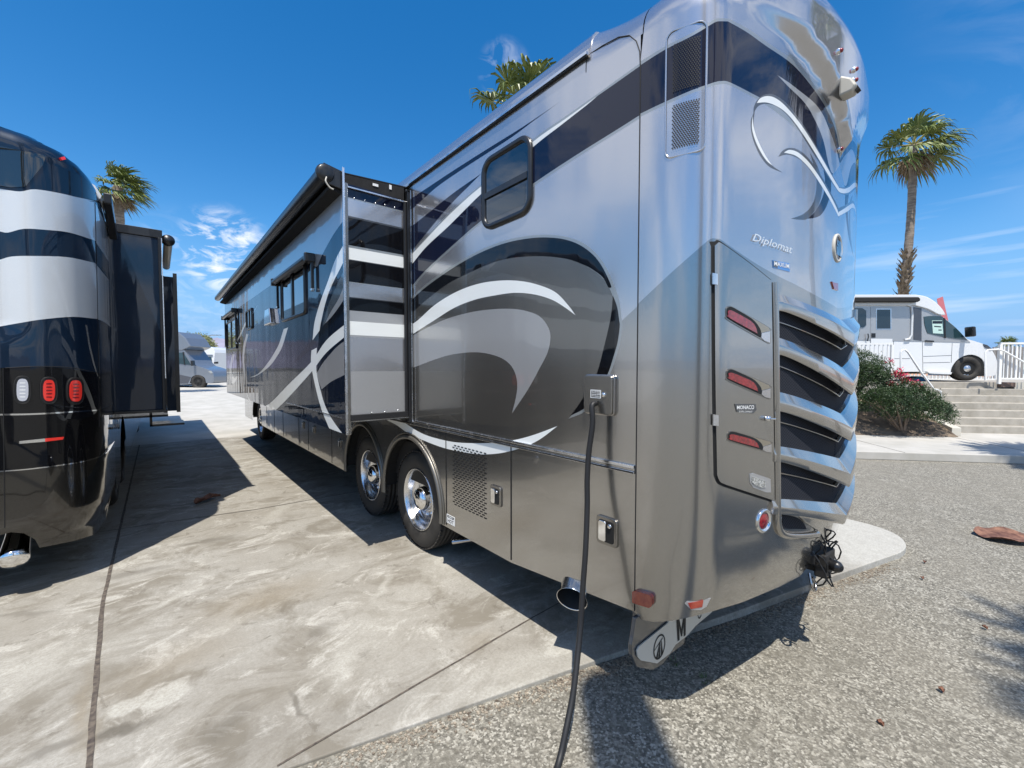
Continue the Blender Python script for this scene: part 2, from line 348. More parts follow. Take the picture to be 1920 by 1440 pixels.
def concrete():
    m = mat('stained_concrete', (.4, .37, .31), .85); N, L, b = nd(m); tc = N.new('ShaderNodeTexCoord')
    def nz(scale, det=6, ro=.6, dist=0, sc=(1, 1, 1), rot=0):
        mp = N.new('ShaderNodeMapping'); mp.inputs['Scale'].default_value = sc; mp.inputs['Rotation'].default_value = (0, 0, rot); L.new(tc.outputs['Object'], mp.inputs[0])
        n = N.new('ShaderNodeTexNoise'); n.inputs['Scale'].default_value = scale; n.inputs['Detail'].default_value = det; n.inputs['Roughness'].default_value = ro; n.inputs['Distortion'].default_value = dist; L.new(mp.outputs[0], n.inputs[0]); return n.outputs[0]
    def rg(x, a, c, lo=0., hi=1.):
        r = N.new('ShaderNodeMapRange'); r.inputs[1].default_value = a; r.inputs[2].default_value = c; r.inputs[3].default_value = lo; r.inputs[4].default_value = hi; L.new(x, r.inputs[0]); return r.outputs[0]
    def mix(f, a, c):
        x = N.new('ShaderNodeMix'); x.data_type = 'RGBA'; L.new(f, x.inputs[0])
        for k, q in ((6, a), (7, c)):
            if isinstance(q, tuple): x.inputs[k].default_value = (*q, 1)
            else: L.new(q, x.inputs[k])
        return x.outputs[2]
    c = mix(rg(nz(.9, 5), .35, .65), (.275, .255, .215), (.385, .37, .33))
    c = mix(rg(nz(1.5, 9, .72, .9, (1, 1.4, 1), rad(-25)), .48, .60, 0, .8), c, (.165, .145, .11))        # damp/oil stains
    c = mix(rg(nz(2.3, 9, .74, 1.0, (1, 1.5, 1), rad(-18)), .53, .63, 0, .75), c, (.55, .53, .475))   # pale distorted streaks
    c = mix(rg(nz(5, 9, .75, .6), .58, .64, 0, .7), c, (.13, .115, .09))
    wn = N.new('ShaderNodeTexNoise'); wn.inputs['Scale'].default_value = 5; wn.inputs['Detail'].default_value = 5; L.new(tc.outputs['Object'], wn.inputs[0])
    wv = N.new('ShaderNodeVectorMath'); wv.operation = 'MULTIPLY_ADD'; L.new(wn.outputs['Color'], wv.inputs[0]); wv.inputs[1].default_value = (.22, .22, 0); wv.inputs[2].default_value = (-.11, -.11, 0)
    wp = N.new('ShaderNodeVectorMath'); L.new(tc.outputs['Object'], wp.inputs[0]); L.new(wv.outputs[0], wp.inputs[1])
    for (sx_, sy_, rx, ry, ro, col, st, soft) in STAINS:
        g_ = on(sx_, sy_, 2, 0)
        mp = N.new('ShaderNodeMapping'); mp.vector_type = 'TEXTURE'; mp.inputs['Location'].default_value = (g_[0], g_[1], 0); mp.inputs['Rotation'].default_value = (0, 0, rad(ro)); mp.inputs['Scale'].default_value = (rx, ry, 1e3); L.new(wp.outputs[0], mp.inputs[0])
        ln = N.new('ShaderNodeVectorMath'); ln.operation = 'LENGTH'; L.new(mp.outputs[0], ln.inputs[0])
        c = mix(rg(ln.outputs['Value'], 1, 1-soft, 0, st), c, col)
    c = mix(rg(nz(14, 6, .7), .35, .7, 0, .28), c, (.17, .15, .12))
    c = mix(rg(nz(60, 5, .8), .4, .62, 0, .4), c, (.17, .15, .12))
    c = mix(rg(nz(260, 2, .6), .58, .7, 0, .45), c, (.16, .145, .12))
    L.new(c, b.inputs['Base Color'])
    bp = N.new('ShaderNodeBump'); bp.inputs['Strength'].default_value = .25; bp.inputs['Distance'].default_value = .004; L.new(nz(120, 5, .7), bp.inputs['Height']); L.new(bp.outputs[0], b.inputs['Normal'])
    return m
CONC = concrete()
CONC2 = mat('pale_concrete', (.5, .48, .44), .85); noise_col(CONC2, (.38, .365, .325), (.48, .46, .42), 1.5, bump=.15, bscale=80)
STEPM = mat('step_concrete', (.42, .39, .34), .85); noise_col(STEPM, (.30, .275, .23), (.40, .37, .32), 4)
JOINT = mat('joint_filler', (.09, .075, .06), .9); noise_col(JOINT, (.05, .04, .035), (.14, .115, .09), 30)
def aggregate():
    m = mat('worn_asphalt_aggregate', (.3, .27, .22), .9); N, L, b = nd(m); tc = N.new('ShaderNodeTexCoord')
    def nz(scale, det=6, ro=.6, dist=0):
        n = N.new('ShaderNodeTexNoise'); n.inputs['Scale'].default_value = scale; n.inputs['Detail'].default_value = det; n.inputs['Roughness'].default_value = ro; n.inputs['Distortion'].default_value = dist; L.new(tc.outputs['Object'], n.inputs[0]); return n.outputs[0]
    def rg(x, a, c, lo=0., hi=1.):
        r = N.new('ShaderNodeMapRange'); r.inputs[1].default_value = a; r.inputs[2].default_value = c; r.inputs[3].default_value = lo; r.inputs[4].default_value = hi; L.new(x, r.inputs[0]); return r.outputs[0]
    def mix(f, a, c):
        x = N.new('ShaderNodeMix'); x.data_type = 'RGBA'; L.new(f, x.inputs[0])
        for k, q in ((6, a), (7, c)):
            if isinstance(q, tuple): x.inputs[k].default_value = (*q, 1)
            else: L.new(q, x.inputs[k])
        return x.outputs[2]
    vo = N.new('ShaderNodeTexVoronoi'); vo.inputs['Scale'].default_value = 100; L.new(tc.outputs['Object'], vo.inputs[0])
    sp = N.new('ShaderNodeSeparateColor'); L.new(vo.outputs['Color'], sp.inputs[0])
    c = mix(rg(nz(38, 6, .72, .5), .42, .60), (.085, .079, .063), (.265, .247, .203))
    c = mix(rg(sp.outputs[0], .62, .9, 0, .8), c, (.46, .435, .37))
    c = mix(rg(sp.outputs[1], .8, .9, 0, .7), c, (.09, .08, .065))
    c = mix(rg(nz(4.5, 7, .72, 1.0), .48, .62, 0, .6), c, (.15, .138, .11))
    c = mix(rg(nz(9, 7, .75, .6), .56, .66, 0, .55), c, (.42, .40, .34))
    c = mix(rg(nz(.8, 4), .4, .7, 0, .35), c, (.22, .20, .16))
    L.new(c, b.inputs['Base Color'])
    h = N.new('ShaderNodeMath'); h.operation = 'ADD'; L.new(vo.outputs['Distance'], h.inputs[0]); L.new(nz(60, 4, .6), h.inputs[1])
    bp = N.new('ShaderNodeBump'); bp.inputs['Strength'].default_value = .45; bp.inputs['Distance'].default_value = .006; L.new(h.outputs[0], bp.inputs['Height']); L.new(bp.outputs[0], b.inputs['Normal'])
    return m
AGG = aggregate()
#@@SETTING
# ---------------------------------------------------------------- setting
def structure(name, mb, mats): return mb.build(name, mats, kind='structure')
SAND = mat('desert_sand', (.42, .34, .26), .95); noise_col(SAND, (.36, .28, .2), (.5, .42, .33), .05)
def gz(x): return float(np.interp(x, [-1.6, .2, 1.4], [-.012, -.03, -.055]))
b = MB(); xs_ = [-4000, -30, -1.6, -.8, -.3, .2, .6, 1.0, 1.4, 30, 4000]; ys_ = [-4000, -20, 12, 4000]
b.add([(x, y, gz(x)) for x in xs_ for y in ys_], [(4*i+j, 4*i+4+j, 4*i+5+j, 4*i+1+j) for i in range(10) for j in range(3)], 0, True); structure('ground', b, AGG)
# parking pad: raised slab with a skewed near edge and a rounded tip
edge = [(-30, 8.53)]+[(-8, 2.87), (-1.24, 1.135), (-.151, .85), (.41, .70), (1.34, .45), (2.4, .19), (3.3, -.045)]
tip = cr([(3.3, -.045), (3.62, -.12), (3.9, -.10), (4.15, .03), (4.28, .3), (4.28, .7)], 5)
pad = edge+tip[1:]+[(4.28, 12.), (-30, 12.)]
b = MB(); b.prism(pad, (0, 0, -.065), (1, 0, 0), (0, 1, 0), (0, 0, .065)); padob = b.build('parking_pad', CONC, kind='structure', bevel=.006)
# lot beyond, rising gently to a crest
def lotz(y): return 0. if y < 14 else .0165*(y-14) if y < 82 else .0165*68-.03*(y-82)
b = MB(); ys = [12, 14, 20, 30, 45, 60, 75, 82, 90, 110]; n = len(ys)
b.add([(x, y, lotz(y)) for y in ys for x in (-120, 60)], [(2*i, 2*i+1, 2*i+3, 2*i+2) for i in range(n-1)]); structure('parking_lot', b, CONC2)
# joints, tar filled, wobbling slightly
def strip(mb, p0, p1, w, z, wob=.004, n=60):
    p0 = np.array(p0, float); p1 = np.array(p1, float); t = (p1-p0)/np.linalg.norm(p1-p0); nn = np.array([-t[1], t[0]]); v = []
    n = max(2, int(np.linalg.norm(p1-p0)/.08)) if wob else 1
    for i in range(n+1):
        c = p0+(p1-p0)*i/n+nn*wob*(.6*math.sin(i*.9)+.5*(random.random()-.5)); ww = w*(.85+.3*random.random())/2 if wob else w/2
        v += [(*(c+nn*ww), z), (*(c-nn*ww), z)]
    mb.add(v, [(2*i, 2*i+1, 2*i+3, 2*i+2) for i in range(n)])
b = MB()
strip(b, (-2.09, 1.40), (-2.19, 3.5), .024, .004, .002); strip(b, (-2.19, 3.5), (-2.2, 12), .022, .004, .002)
strip(b, (-1.47, 1.222), (0, 1.322), .010, .004, .002); strip(b, (0, 1.322), (2.5, 1.45), .010, .004, .002); strip(b, (-6.5, 6.1), (-.9, 5.2), .014, .004, .003); strip(b, (-.9, 5.2), (4.2, 5.1), .014, .004, .003)
strip(b, (-6.5, 9.6), (4.2, 9.3), .014, .004, .003); strip(b, (1.72, .40), (1.75, 9), .012, .004, .002); strip(b, (-6.5, 2.6), (-6.4, 12), .02, .004, .004)
structure('pad_joints', b, JOINT)
# right-hand terrace frame: A along the kerb (to the right), B into the picture
K0 = np.array([8.743, 1.321, 0.]); A = np.array([.66, -.751, 0.]); A /= np.linalg.norm(A); B = np.array([-A[1], A[0], 0.]); Z = np.array([0, 0, 1.])
def K(a, c, z): return K0+A*a+B*c+Z*z
def KP(px, py, c):                                   # pixel -> (a, z) on the upright plane c metres behind the kerb
    d = ray(px, py); q = K0+B*c; t = ((q-CAM)@B)/(d@B); P = CAM+d*t; return (float((P-K0)@A), float(P[2]))
def Kz(px, py, z):
    P = on(px, py, 2, z); return (float((P-K0)@A), float((P-K0)@B))
b = MB(); b.prism([(-5, 0), (30, 0), (30, 3.45), (-5, 3.45)], K(0, 0, -.055), A, B, Z*.155); sw = b.build('sidewalk', CONC2, kind='structure', bevel=.012)
b = MB(); q = K(0, 0, 0)
for a0 in (-1.4, .9, 3.4, 6.):
    b.obox(K(a0, 1.72, .1015), A*.006, B*1.72, Z*.0015)
structure('sidewalk_joints', b, JOINT)
# steps and the terrace behind
ST0 = 3.1; RZ = .178; RUN = .27
aL = KP(1766, 790, ST0)[0]
b = MB()
for i in range(7):
    z1 = .1+RZ*(i+1); b.prism([(aL, ST0+RUN*i), (aL+9, ST0+RUN*i), (aL+9, ST0+RUN*(i+1)+(0 if i < 6 else 30)), (aL, ST0+RUN*(i+1)+(0 if i < 6 else 30))], K(0, 0, 0), A, B, Z*z1)
b.build('stairs', STEPM, None, 'wide run of seven pale concrete steps climbing to the terrace beside the shrubs', 'stairs', bevel=.012)
TZ = .1+RZ*7
b = MB(); b.prism([(-4.5, ST0+1.0), (aL-.012, ST0+1.0), (aL-.012, 40), (-4.5, 40)], K(0, 0, 0), A, B, Z*TZ); structure('terrace', b, CONC2)
PLM = mat('planter_soil', (.16, .12, .09), .95); noise_col(PLM, (.1, .075, .055), (.22, .17, .12), 3, bump=.5, bscale=20)
b = MB(); b.add([K(-4.5, 2.3, .104), K(aL-.22, 2.3, .104), K(aL-.22, 4.15, .9), K(-4.5, 4.15, .9)], [(0, 1, 2, 3)]); structure('planter_bank', b, PLM)
# low cheek wall of the steps
b = MB(); b.prism([(ST0-.6, .1), (ST0+1.9, .1), (ST0+1.9, TZ-.02), (ST0+.35, .55), (ST0-.6, .3)], K(aL-.22, 0, 0), B, Z, A*.2); b.build('cheek_wall', CREAM, None, 'low sloping concrete wall at the left side of the steps', 'wall', bevel=.01)
# far berm, scrub, mountains
b = MB(); v = []; n = 60
for i in range(n+1):
    a = rad(50+80*i/n); r = 95+3*math.sin(i*1.3); c, s = math.sin(a), math.cos(a); v += [(c*r, s*r, .2), (c*(r+3), s*(r+3), 2.15+.3*math.sin(i*.7)), (c*(r+40), s*(r+40), 2.2)]
f = []
for i in range(n):
    for k in (0, 1): f.append((3*i+k, 3*i+3+k, 3*i+4+k, 3*i+1+k))
b.add(v, f); structure('berm', b, mat('red_dirt', (.46, .27, .18), .95))
def ridge(name, r, h0, h1, seed, col, a0=0, a1=360, base=-2):
    g = np.random.default_rng(seed); n = 500; rows = 14; b = MB()
    def fbm(x, y, o=6):
        t = 0; am = 1
        for k in range(o):
            f_ = 2.0**k; p = g2[k]; t = t+am*(np.sin(x*f_*p[0]+p[1]+1.7*np.sin(y*f_*p[2]+p[3]))*np.cos(y*f_*p[4]+p[5]+x*f_*.6)); am *= .55
        return t
    g2 = g.uniform(.7, 6., (6, 6)); v = []
    ang = np.radians(np.linspace(a0, a1, n+1)); rr = np.linspace(0, 1, rows)
    for a in ang:
        for q in rr:
            x = a*9; h = fbm(x, q*3); env = math.sin(min(1, q*1.25)*math.pi/2)**.9; z = base+env*(h0+(h1-h0)*(.5+.28*h)); v.append((math.cos(a)*r*(1+.45*q), math.sin(a)*r*(1+.45*q), z if q < 1 else base))
    b.add(v, [(i*rows+k, (i+1)*rows+k, (i+1)*rows+k+1, i*rows+k+1) for i in range(n) for k in range(rows-1)], 0, True); m = mat(name+'_rock', col, .95); noise_col(m, tuple(x*.85 for x in col), tuple(min(1, x*1.12) for x in col), .004, detail=8)
    structure(name, b, m)
ridge('mountains', 3400, 190, 300, 3, (.27, .26, .34), 55, 135)
ridge('mountains_behind_lot', 3600, 40, 110, 5, (.16, .17, .21), 140, 290)
#@@SHELL
# ---------------------------------------------------------------- curved coach tails
class Shell:
    """upright surface: a plan curve lofted in z, pushed out along its normal by disp(s, z)"""
    def __init__(s, plan, disp, sign=1):
        P = np.array(cr(plan, 14)); L = np.r_[0, np.cumsum(np.linalg.norm(np.diff(P, axis=0), axis=1))]
        s.P = P; s.L = L; s.len = L[-1]; s.disp = disp
        T = np.gradient(P, L, axis=0); T /= np.linalg.norm(T, axis=1)[:, None]
        s.N = np.stack([T[:, 1], -T[:, 0]], 1)*sign
    def base(s, q):
        x = np.interp(q, s.L, s.P[:, 0]); y = np.interp(q, s.L, s.P[:, 1]); nx = np.interp(q, s.L, s.N[:, 0]); ny = np.interp(q, s.L, s.N[:, 1]); return x, y, nx, ny
    def map(s, SZ, off=0.):
        SZ = np.asarray(SZ, float); x, y, nx, ny = s.base(SZ[:, 0]); d = s.disp(SZ[:, 0], SZ[:, 1])+off
        return np.stack([x+nx*d, y+ny*d, SZ[:, 1]], 1)
    def prep(s, smax, z0, z1):
        g = np.stack(np.meshgrid(np.linspace(0, smax, 260), np.linspace(z0, z1, 260), indexing='ij'), -1).reshape(-1, 2); s.g = g; s.gp = proj(s.map(g))
    def inv(s, px, py):
        t = np.array([px, py]); i = np.argmin(((s.gp-t)**2).sum(1)); q = s.g[i].copy()
        for _ in range(6):
            e = 1e-3; p = proj(s.map([q, q+[e, 0], q+[0, e]])); J_ = np.stack([(p[1]-p[0])/e, (p[2]-p[0])/e], 1)
            if abs(np.linalg.det(J_)) < 2e3: break
            st = np.linalg.solve(J_, t-p[0]); st = np.clip(st, -.08, .08); q = q+st
        q[0] = np.clip(q[0], -.3, s.smax) if hasattr(s, 'smax') else q[0]
        return tuple(q)
    def px(s, pts): return [s.inv(*p) for p in pts]
def sstep(x, a, b): t = np.clip((x-a)/(b-a), 0, 1); return t*t*(3-2*t)
halfplan = [(0, .405), (0, .34), (.008, .26), (.033, .175), (.072, .112), (.118, .074), (.165, .056), (.23, .042), (.37, .014), (.6, -.028), (.9, -.066), (1.1, -.084), (1.295, -.09)]
plan = halfplan+[(2.59-x, y) for x, y in halfplan[-2::-1]]
ZT = 3.60
def ztop(u): u = np.minimum(u, 2*SCN-u); return np.interp(u, [0, .42, .85, 1.2, 9], [3.60, 3.61, 3.76, 3.79, 3.80])
def disp_main(s, z):
    sc = SCN; u = np.where(s > sc, 2*sc-s, s)
    d = np.zeros_like(z); w = sstep(u, .4, .9); r = .24-.02*w; dep_ = .30-.12*w; zt = ztop(s)
    t = np.clip((z-(zt-r))/r, 0, .9999); d -= dep_*(1-np.sqrt(1-t*t))                         # roof edge
    zf = np.interp(u, [.5, .9, 1.2, 1.42, sc], [3.37, 3.34, 3.28, 3.16, 2.98]); k = sstep(u, .46, 1.0)
    d += .06*k*sstep(z, zf, zf+.10)                                                                   # brow
    zb = np.interp(u, [0, .5, sc], [.5, .54, .57]); t2 = np.clip((zb+.42-z)/.42, 0, 1)**2; d -= .06*t2*sstep(u, .1, .9)
    d += .012*sstep(u, .5, sc)*sstep(z, .8, 1.1)*(1-sstep(z, 1.9, 2.4))
    return d
CF = True
CAP = Shell(plan, lambda s, z: 0*z); SCN = CAP.len/2; CAP.disp = disp_main; CAP.prep(SCN*1.0, .4, 3.8); CAP.smax = SCN
# ---------------------------------------------------------------- the motorhome
MH = empty('motorhome', (1.3, 6.5, 0), 'big silver, bronze and black motorhome with white swooshes, seen from its left rear corner', 'motorhome')
def side_map(x0): return lambda P: np.stack([np.full(len(P), x0), P[:, 0], P[:, 1]], 1)
# paint lines of the side wall, traced on the wall plane
top1 = [(771, 372), (800, 353), (845, 323), (914, 279), (980, 238), (1050, 191)]; bot1 = [(1000, 227), (960, 257), (914, 287), (860, 322), (820, 350), (795, 372), (771, 394)]
wedge2 = J([(903, 325), (850, 362), (800, 402), (771, 425)], [(771, 472), (790, 449), (820, 412), (850, 378), (880, 348), (903, 325)])
stripe1 = J(top1, bot1)
wh_top = [(771, 478), (800, 447), (840, 405), (880, 368), (905, 347), (999, 266), (1060, 223), (1120, 180)]; wh_bot = [(1100, 197), (1050, 236), (999, 276), (905, 361), (880, 385), (840, 425), (800, 462), (771, 497)]
white3 = J(wh_top, wh_bot)
band_s = J([(771, 497), (800, 462), (840, 425), (880, 385), (905, 361), (999, 276), (1050, 236), (1100, 197), (1120, 180)], [(1120, 180), (1160, 152), (1215, 113)], [(1215, 206), (1160, 241), (1080, 291), (1000, 344), (905, 412), (860, 450), (800, 505), (771, 538)])
pin_s = J([(771, 475), (800, 443), (840, 401), (880, 364), (905, 343), (999, 261), (1060, 218), (1120, 176), (1160, 147), (1215, 108)], [(1215, 212), (1160, 247), (1080, 297), (1000, 350), (905, 417), (860, 455), (800, 510), (771, 544)])
arc_o = [(771, 563), (800, 537), (850, 502), (900, 474), (950, 455), (1000, 446), (1040, 446), (1070, 452), (1095, 464), (1117, 483), (1133, 507), (1146, 536), (1156, 565), (1161, 600), (1162, 612), (1158, 642), (1150, 670), (1140, 700), (1122, 735), (1095, 767), (1069, 780)]
arc_i = [(1140, 538), (1130, 520), (1112, 506), (1095, 497), (1065, 486), (1027, 481), (990, 481), (952, 485), (915, 496), (875, 514), (840, 532), (800, 562), (771, 588)]
arcpin = J([(771, 558), (800, 532), (850, 497), (900, 469), (950, 450), (1000, 441), (1042, 441), (1073, 447), (1099, 459), (1121, 479), (1138, 504), (1151, 534), (1161, 563), (1166, 600), (1167, 613), (1162, 645), (1154, 673), (1143, 703), (1124, 739), (1097, 771), (1066, 785)], [(1066, 785), (1085, 760), (1115, 700), (1130, 600)], [(1130, 560), (1112, 520), (1065, 490), (990, 485), (915, 500), (840, 536), (771, 592)])
arcblack = J(arc_o[:12]+[(1143, 540)], arc_i)
arc2 = J([(1149, 553), (1157, 575), (1161, 600), (1162, 612), (1158, 642), (1150, 670), (1140, 700), (1122, 735), (1098, 764), (1069, 780)], [(1069, 780), (1084, 760), (1103, 730), (1119, 700), (1132, 652), (1142, 610), (1147, 580), (1149, 553)])
sw5 = J([(765, 613), (784, 600), (815, 572), (852, 549), (890, 534), (927, 527), (965, 526), (1002, 532), (1040, 547), (1065, 572), (1079, 591)], [(1079, 591), (1060, 577), (1035, 562), (1002, 552), (965, 549), (927, 554), (890, 562), (852, 577), (815, 600), (765, 632)])
cres = J([(765, 634), (802, 614), (840, 597), (890, 584), (940, 579), (977, 581), (1010, 592), (1027, 612), (1032, 632), (1027, 660), (1012, 690), (990, 730), (960, 775)], [(960, 775), (967, 747), (970, 722), (966, 700), (955, 682), (935, 669), (902, 661), (865, 662), (827, 670), (765, 693)])
bronze_s = J([(765, 568), (771, 563), (800, 537), (850, 502), (900, 474), (950, 455), (1000, 446), (1040, 446), (1070, 452), (1095, 464), (1117, 483), (1133, 507), (1146, 536), (1156, 565), (1162, 605)], [(1162, 605), (1192, 577), (1230, 541)], [(1230, 1250), (765, 1250)])
sw8 = J([(640, 730), (700, 762), (740, 780), (765, 797), (790, 812), (815, 821), (852, 829), (890, 831), (927, 830), (965, 825), (1002, 815), (1045, 799)], [(1045, 799), (1015, 822), (990, 835), (960, 845), (927, 851), (890, 851), (840, 842), (802, 829), (765, 812), (740, 795), (700, 776), (640, 745)])
def P3(py, x=771): return SX([(x, py)])[0]
SLIDE_Y = 2.865; SLX = -.60
# wheels
WH = [(2.91, .46), (4.125, .46), (11.15, .46)]; AR = .60
def arch(y, z, r, z0=.415, n=20):
    out = []
    for k in range(n+1):
        a = math.pi*k/n; out.append((y+r*math.cos(a), z+.03+r*math.sin(a)))
    return [(y+r, z0-.1)]+out+[(y-r, z0-.1)]
SK = .418
skirt = [(0.405, .515), (1.39, SK), (13.0, SK-.0)]
outline = [(.405, .515), (1.39, SK), (13.0, SK), (13.0, 3.44), (.75, 3.44), (.75, 3.355), (.405, 3.355)]
outline = [(y, z) for y, z in outline]
LM = [SILVER, BRONZE, NAVY, BLACKP, WHITEP, GREYP, PIN, GAP, BRONZE2, DGREY, TEAL, WIRE]
lay = [(SX(bronze_s), 1), ([(2.8, .2), (2.8, 3.5), (13.2, 3.5), (13.2, .2)], 8), (SX(stripe1), 2), (SX(wedge2), 2), (SX(pin_s), 6), (SX(band_s), 2), (SX(white3), 4), (SX(arcpin), 6)]
inner = J([(771, 588), (800, 562), (840, 532), (875, 514), (915, 496), (952, 485), (990, 481), (1027, 481), (1065, 486), (1095, 497), (1120, 512), (1137, 530), (1149, 557), (1147, 580), (1142, 610), (1132, 652), (1119, 700), (1084, 760), (1069, 782)], [(1069, 782), (960, 800), (771, 780)])
lay += [(SX(inner), 8), (SX(arcblack), 3), (SX(arc2), 3), (SX(sw5), 4), (SX(cres), 5), (SX(sw8), 4)]
low = J([(765, 700), (1069, 781)], [(1069, 781), (1230, 900)], [(1230, 1250), (300, 1250), (300, 700)])
holes = [arch(y, z, AR) for y, z in WH[:2]]+[arch(11.15, .46, .62)]
sidewall = painted('side_wall', outline, lay, side_map(0.), LM, MH, holes=[h for h in holes], flip=True)
# pieces between tag and drive wheel arches overlap: fine, holes are unioned by the centroid test
# far side, front, roof, belly
b = MB(); b.box((2.58, .4, .42), (2.6, 13., 3.44)); b.build('side_wall', BRONZE, MH, 'plain far side wall')
b = MB(); fp = [(0, 13.0), (.15, 13.3), (.5, 13.45), (1.3, 13.5), (2.1, 13.45), (2.44, 13.3), (2.59, 13.0)]
fr = cr(fp, 4); b.prism(fr, (0, 0, .42), (1, 0, 0), (0, 1, 0), (0, 0, 3.0)); b.build('front_cap', SILVER, MH)
# roof with its rounded side rail
prof = [(0.002, 3.425), (-.010, 3.432), (-.012, 3.462), (.0, 3.470), (.004, 3.50), (.02, 3.545), (.05, 3.58), (.10, 3.598), (.2, 3.604), (1.3, 3.62), (2.4, 3.61), (2.49, 3.60), (2.57, 3.545), (2.59, 3.46), (2.59, 3.42)]
b = MB(); ye = [.72, 13.3]; v = [(x, y, z) for y in ye for x, z in prof]; n = len(prof)
b.add(v, [(i, i+1, n+i+1, n+i) for i in range(n-1)]+[tuple(range(n))[::-1], tuple(range(n, 2*n))], 0, False); rf = b.build('roof', SILVER, MH)
b = MB(); b.box((-.02, .73, 3.437), (.002, 2.85, 3.452)); b.box((-.016, .73, 3.425), (.002, 12.9, 3.432), 1); b.build('roof_gutter', [ALU, GAP], MH)
# rear cap fairing of the roof: from rail radius to the shell
# ---- rear cap
botpx = [(1180, 1143), (1190, 1155), (1203, 1162), (1225, 1166), (1260, 1164), (1330, 1148), (1400, 1126), (1460, 1101), (1500, 1080), (1540, 1048)]
bl = CAP.px(botpx); bl = [(0., .512)]+[p for p in bl if .02 < p[0] < SCN-.25]
smx, zmx = bl[-1]; bl += [(s_, zmx+(.575-zmx)*((s_-smx)/(SCN-smx))**.7) for s_ in np.linspace(smx+.06, SCN, 6)]
mir = lambda P: [(2*SCN-a, c) for a, c in P]
out_cap = bl+mir(bl[:-1])[::-1]+[(u_, float(ztop(u_))-.001) for u_ in np.linspace(2*SCN, 0, 60)]
def C(*runs): return CAP.px(J(*runs))
navy = C([(1195, 126), (1201, 122), (1247, 93), (1300, 66), (1338, 43)], [(1338, 43), (1346, 40), (1365, 40)], [(1365, 40), (1400, 60), (1435, 85), (1485, 120), (1522, 162), (1550, 205), (1566, 242), (1573, 275), (1575, 304)], [(1575, 304), (1560, 330), (1558, 360), (1553, 378), (1547, 392), (1538, 404), (1525, 409), (1513, 410)], [(1513, 409), (1525, 400), (1538, 380), (1546, 355), (1546, 330), (1538, 300), (1515, 262), (1480, 213), (1450, 192), (1425, 183)], [(1425, 183), (1370, 155), (1352, 152), (1340, 154)], [(1340, 154), (1300, 168), (1247, 191), (1201, 213), (1192, 218)])
navypin = C([(1195, 119), (1201, 115), (1247, 87), (1300, 60), (1336, 38)], [(1336, 38), (1346, 34), (1367, 35)], [(1367, 35), (1403, 54), (1438, 79), (1488, 114), (1526, 157), (1554, 201), (1570, 240), (1577, 275), (1578, 304)], [(1570, 315), (1480, 230), (1425, 189)], [(1425, 189), (1370, 161), (1352, 158), (1340, 160)], [(1340, 160), (1300, 174), (1247, 197), (1201, 219), (1192, 224)])
sw_wedge = C([(1458, 141), (1478, 154), (1495, 167), (1527, 193), (1543, 215), (1553, 238), (1565, 270), (1574, 304)], [(1574, 310), (1562, 325), (1554, 309), (1544, 264), (1529, 227), (1509, 193), (1478, 162), (1458, 141)])
cresG = C([(1483, 410), (1505, 402), (1520, 388), (1528, 370), (1531, 345), (1528, 320), (1518, 285)], [(1518, 285), (1532, 310), (1540, 335), (1541, 360), (1535, 385), (1524, 400), (1513, 411), (1498, 412), (1483, 410)])
loopD = C([(1413, 222), (1413, 203), (1419, 189), (1430, 179), (1445, 176), (1460, 182), (1478, 197), (1500, 225), (1520, 256), (1545, 300), (1565, 336), (1580, 362)], [(1580, 362), (1574, 362), (1555, 335), (1525, 288), (1500, 248), (1478, 218), (1458, 201), (1440, 195), (1425, 197), (1416, 207), (1413, 222)])
loopW = C([(1419, 193), (1426, 184), (1440, 180), (1456, 185), (1475, 201), (1500, 231), (1522, 264), (1546, 305), (1563, 335), (1579, 361)], [(1579, 361), (1572, 358), (1556, 333), (1532, 293), (1508, 255), (1488, 227), (1470, 208), (1452, 197), (1436, 192), (1419, 193)])
thinD = C([(1413, 212), (1408, 225), (1408, 243), (1413, 265), (1424, 290), (1437, 308), (1450, 317), (1468, 324)], [(1468, 324), (1450, 312), (1436, 298), (1424, 276), (1416, 250), (1413, 230), (1415, 212)])
thinW = C([(1411, 217), (1410, 240), (1416, 263), (1427, 286), (1438, 302), (1448, 310)], [(1448, 310), (1440, 299), (1430, 282), (1419, 258), (1413, 237), (1411, 217)])
sB_D = C([(1459, 294), (1466, 284), (1476, 278), (1490, 278), (1506, 287), (1522, 304), (1540, 330), (1557, 360), (1570, 385), (1580, 410), (1589, 440)], [(1589, 440), (1583, 440), (1574, 412), (1560, 382), (1542, 352), (1524, 325), (1506, 304), (1490, 294), (1475, 290), (1459, 294)])
sB_W = C([(1470, 286), (1480, 281), (1495, 285), (1512, 299), (1528, 319), (1548, 350), (1565, 382), (1578, 412), (1587, 440)], [(1587, 440), (1583, 436), (1572, 406), (1558, 378), (1540, 348), (1522, 321), (1505, 302), (1490, 291), (1470, 286)])
brz = C([(1192, 573), (1200, 566), (1260, 510), (1326, 452)], [(1326, 452), (1335, 447), (1350, 448)], [(1350, 448), (1406, 487), (1452, 514), (1498, 537), (1544, 562), (1578, 582)])
brz = [(-.1, brz[0][1])]+brz+[(SCN, brz[-1][1]-.01), (SCN, 0.), (-.1, 0.)]
doorpx = J([(1338, 462), (1343, 457)], [(1343, 457), (1351, 458), (1400, 493), (1443, 527)], [(1443, 527), (1449, 938)], [(1449, 938), (1400, 922), (1358, 908)], [(1358, 908), (1347, 902), (1342, 890)], [(1342, 890), (1339, 700), (1338, 462)])
doorC = CAP.px(doorpx); gapC = inset(doorC, -.012)
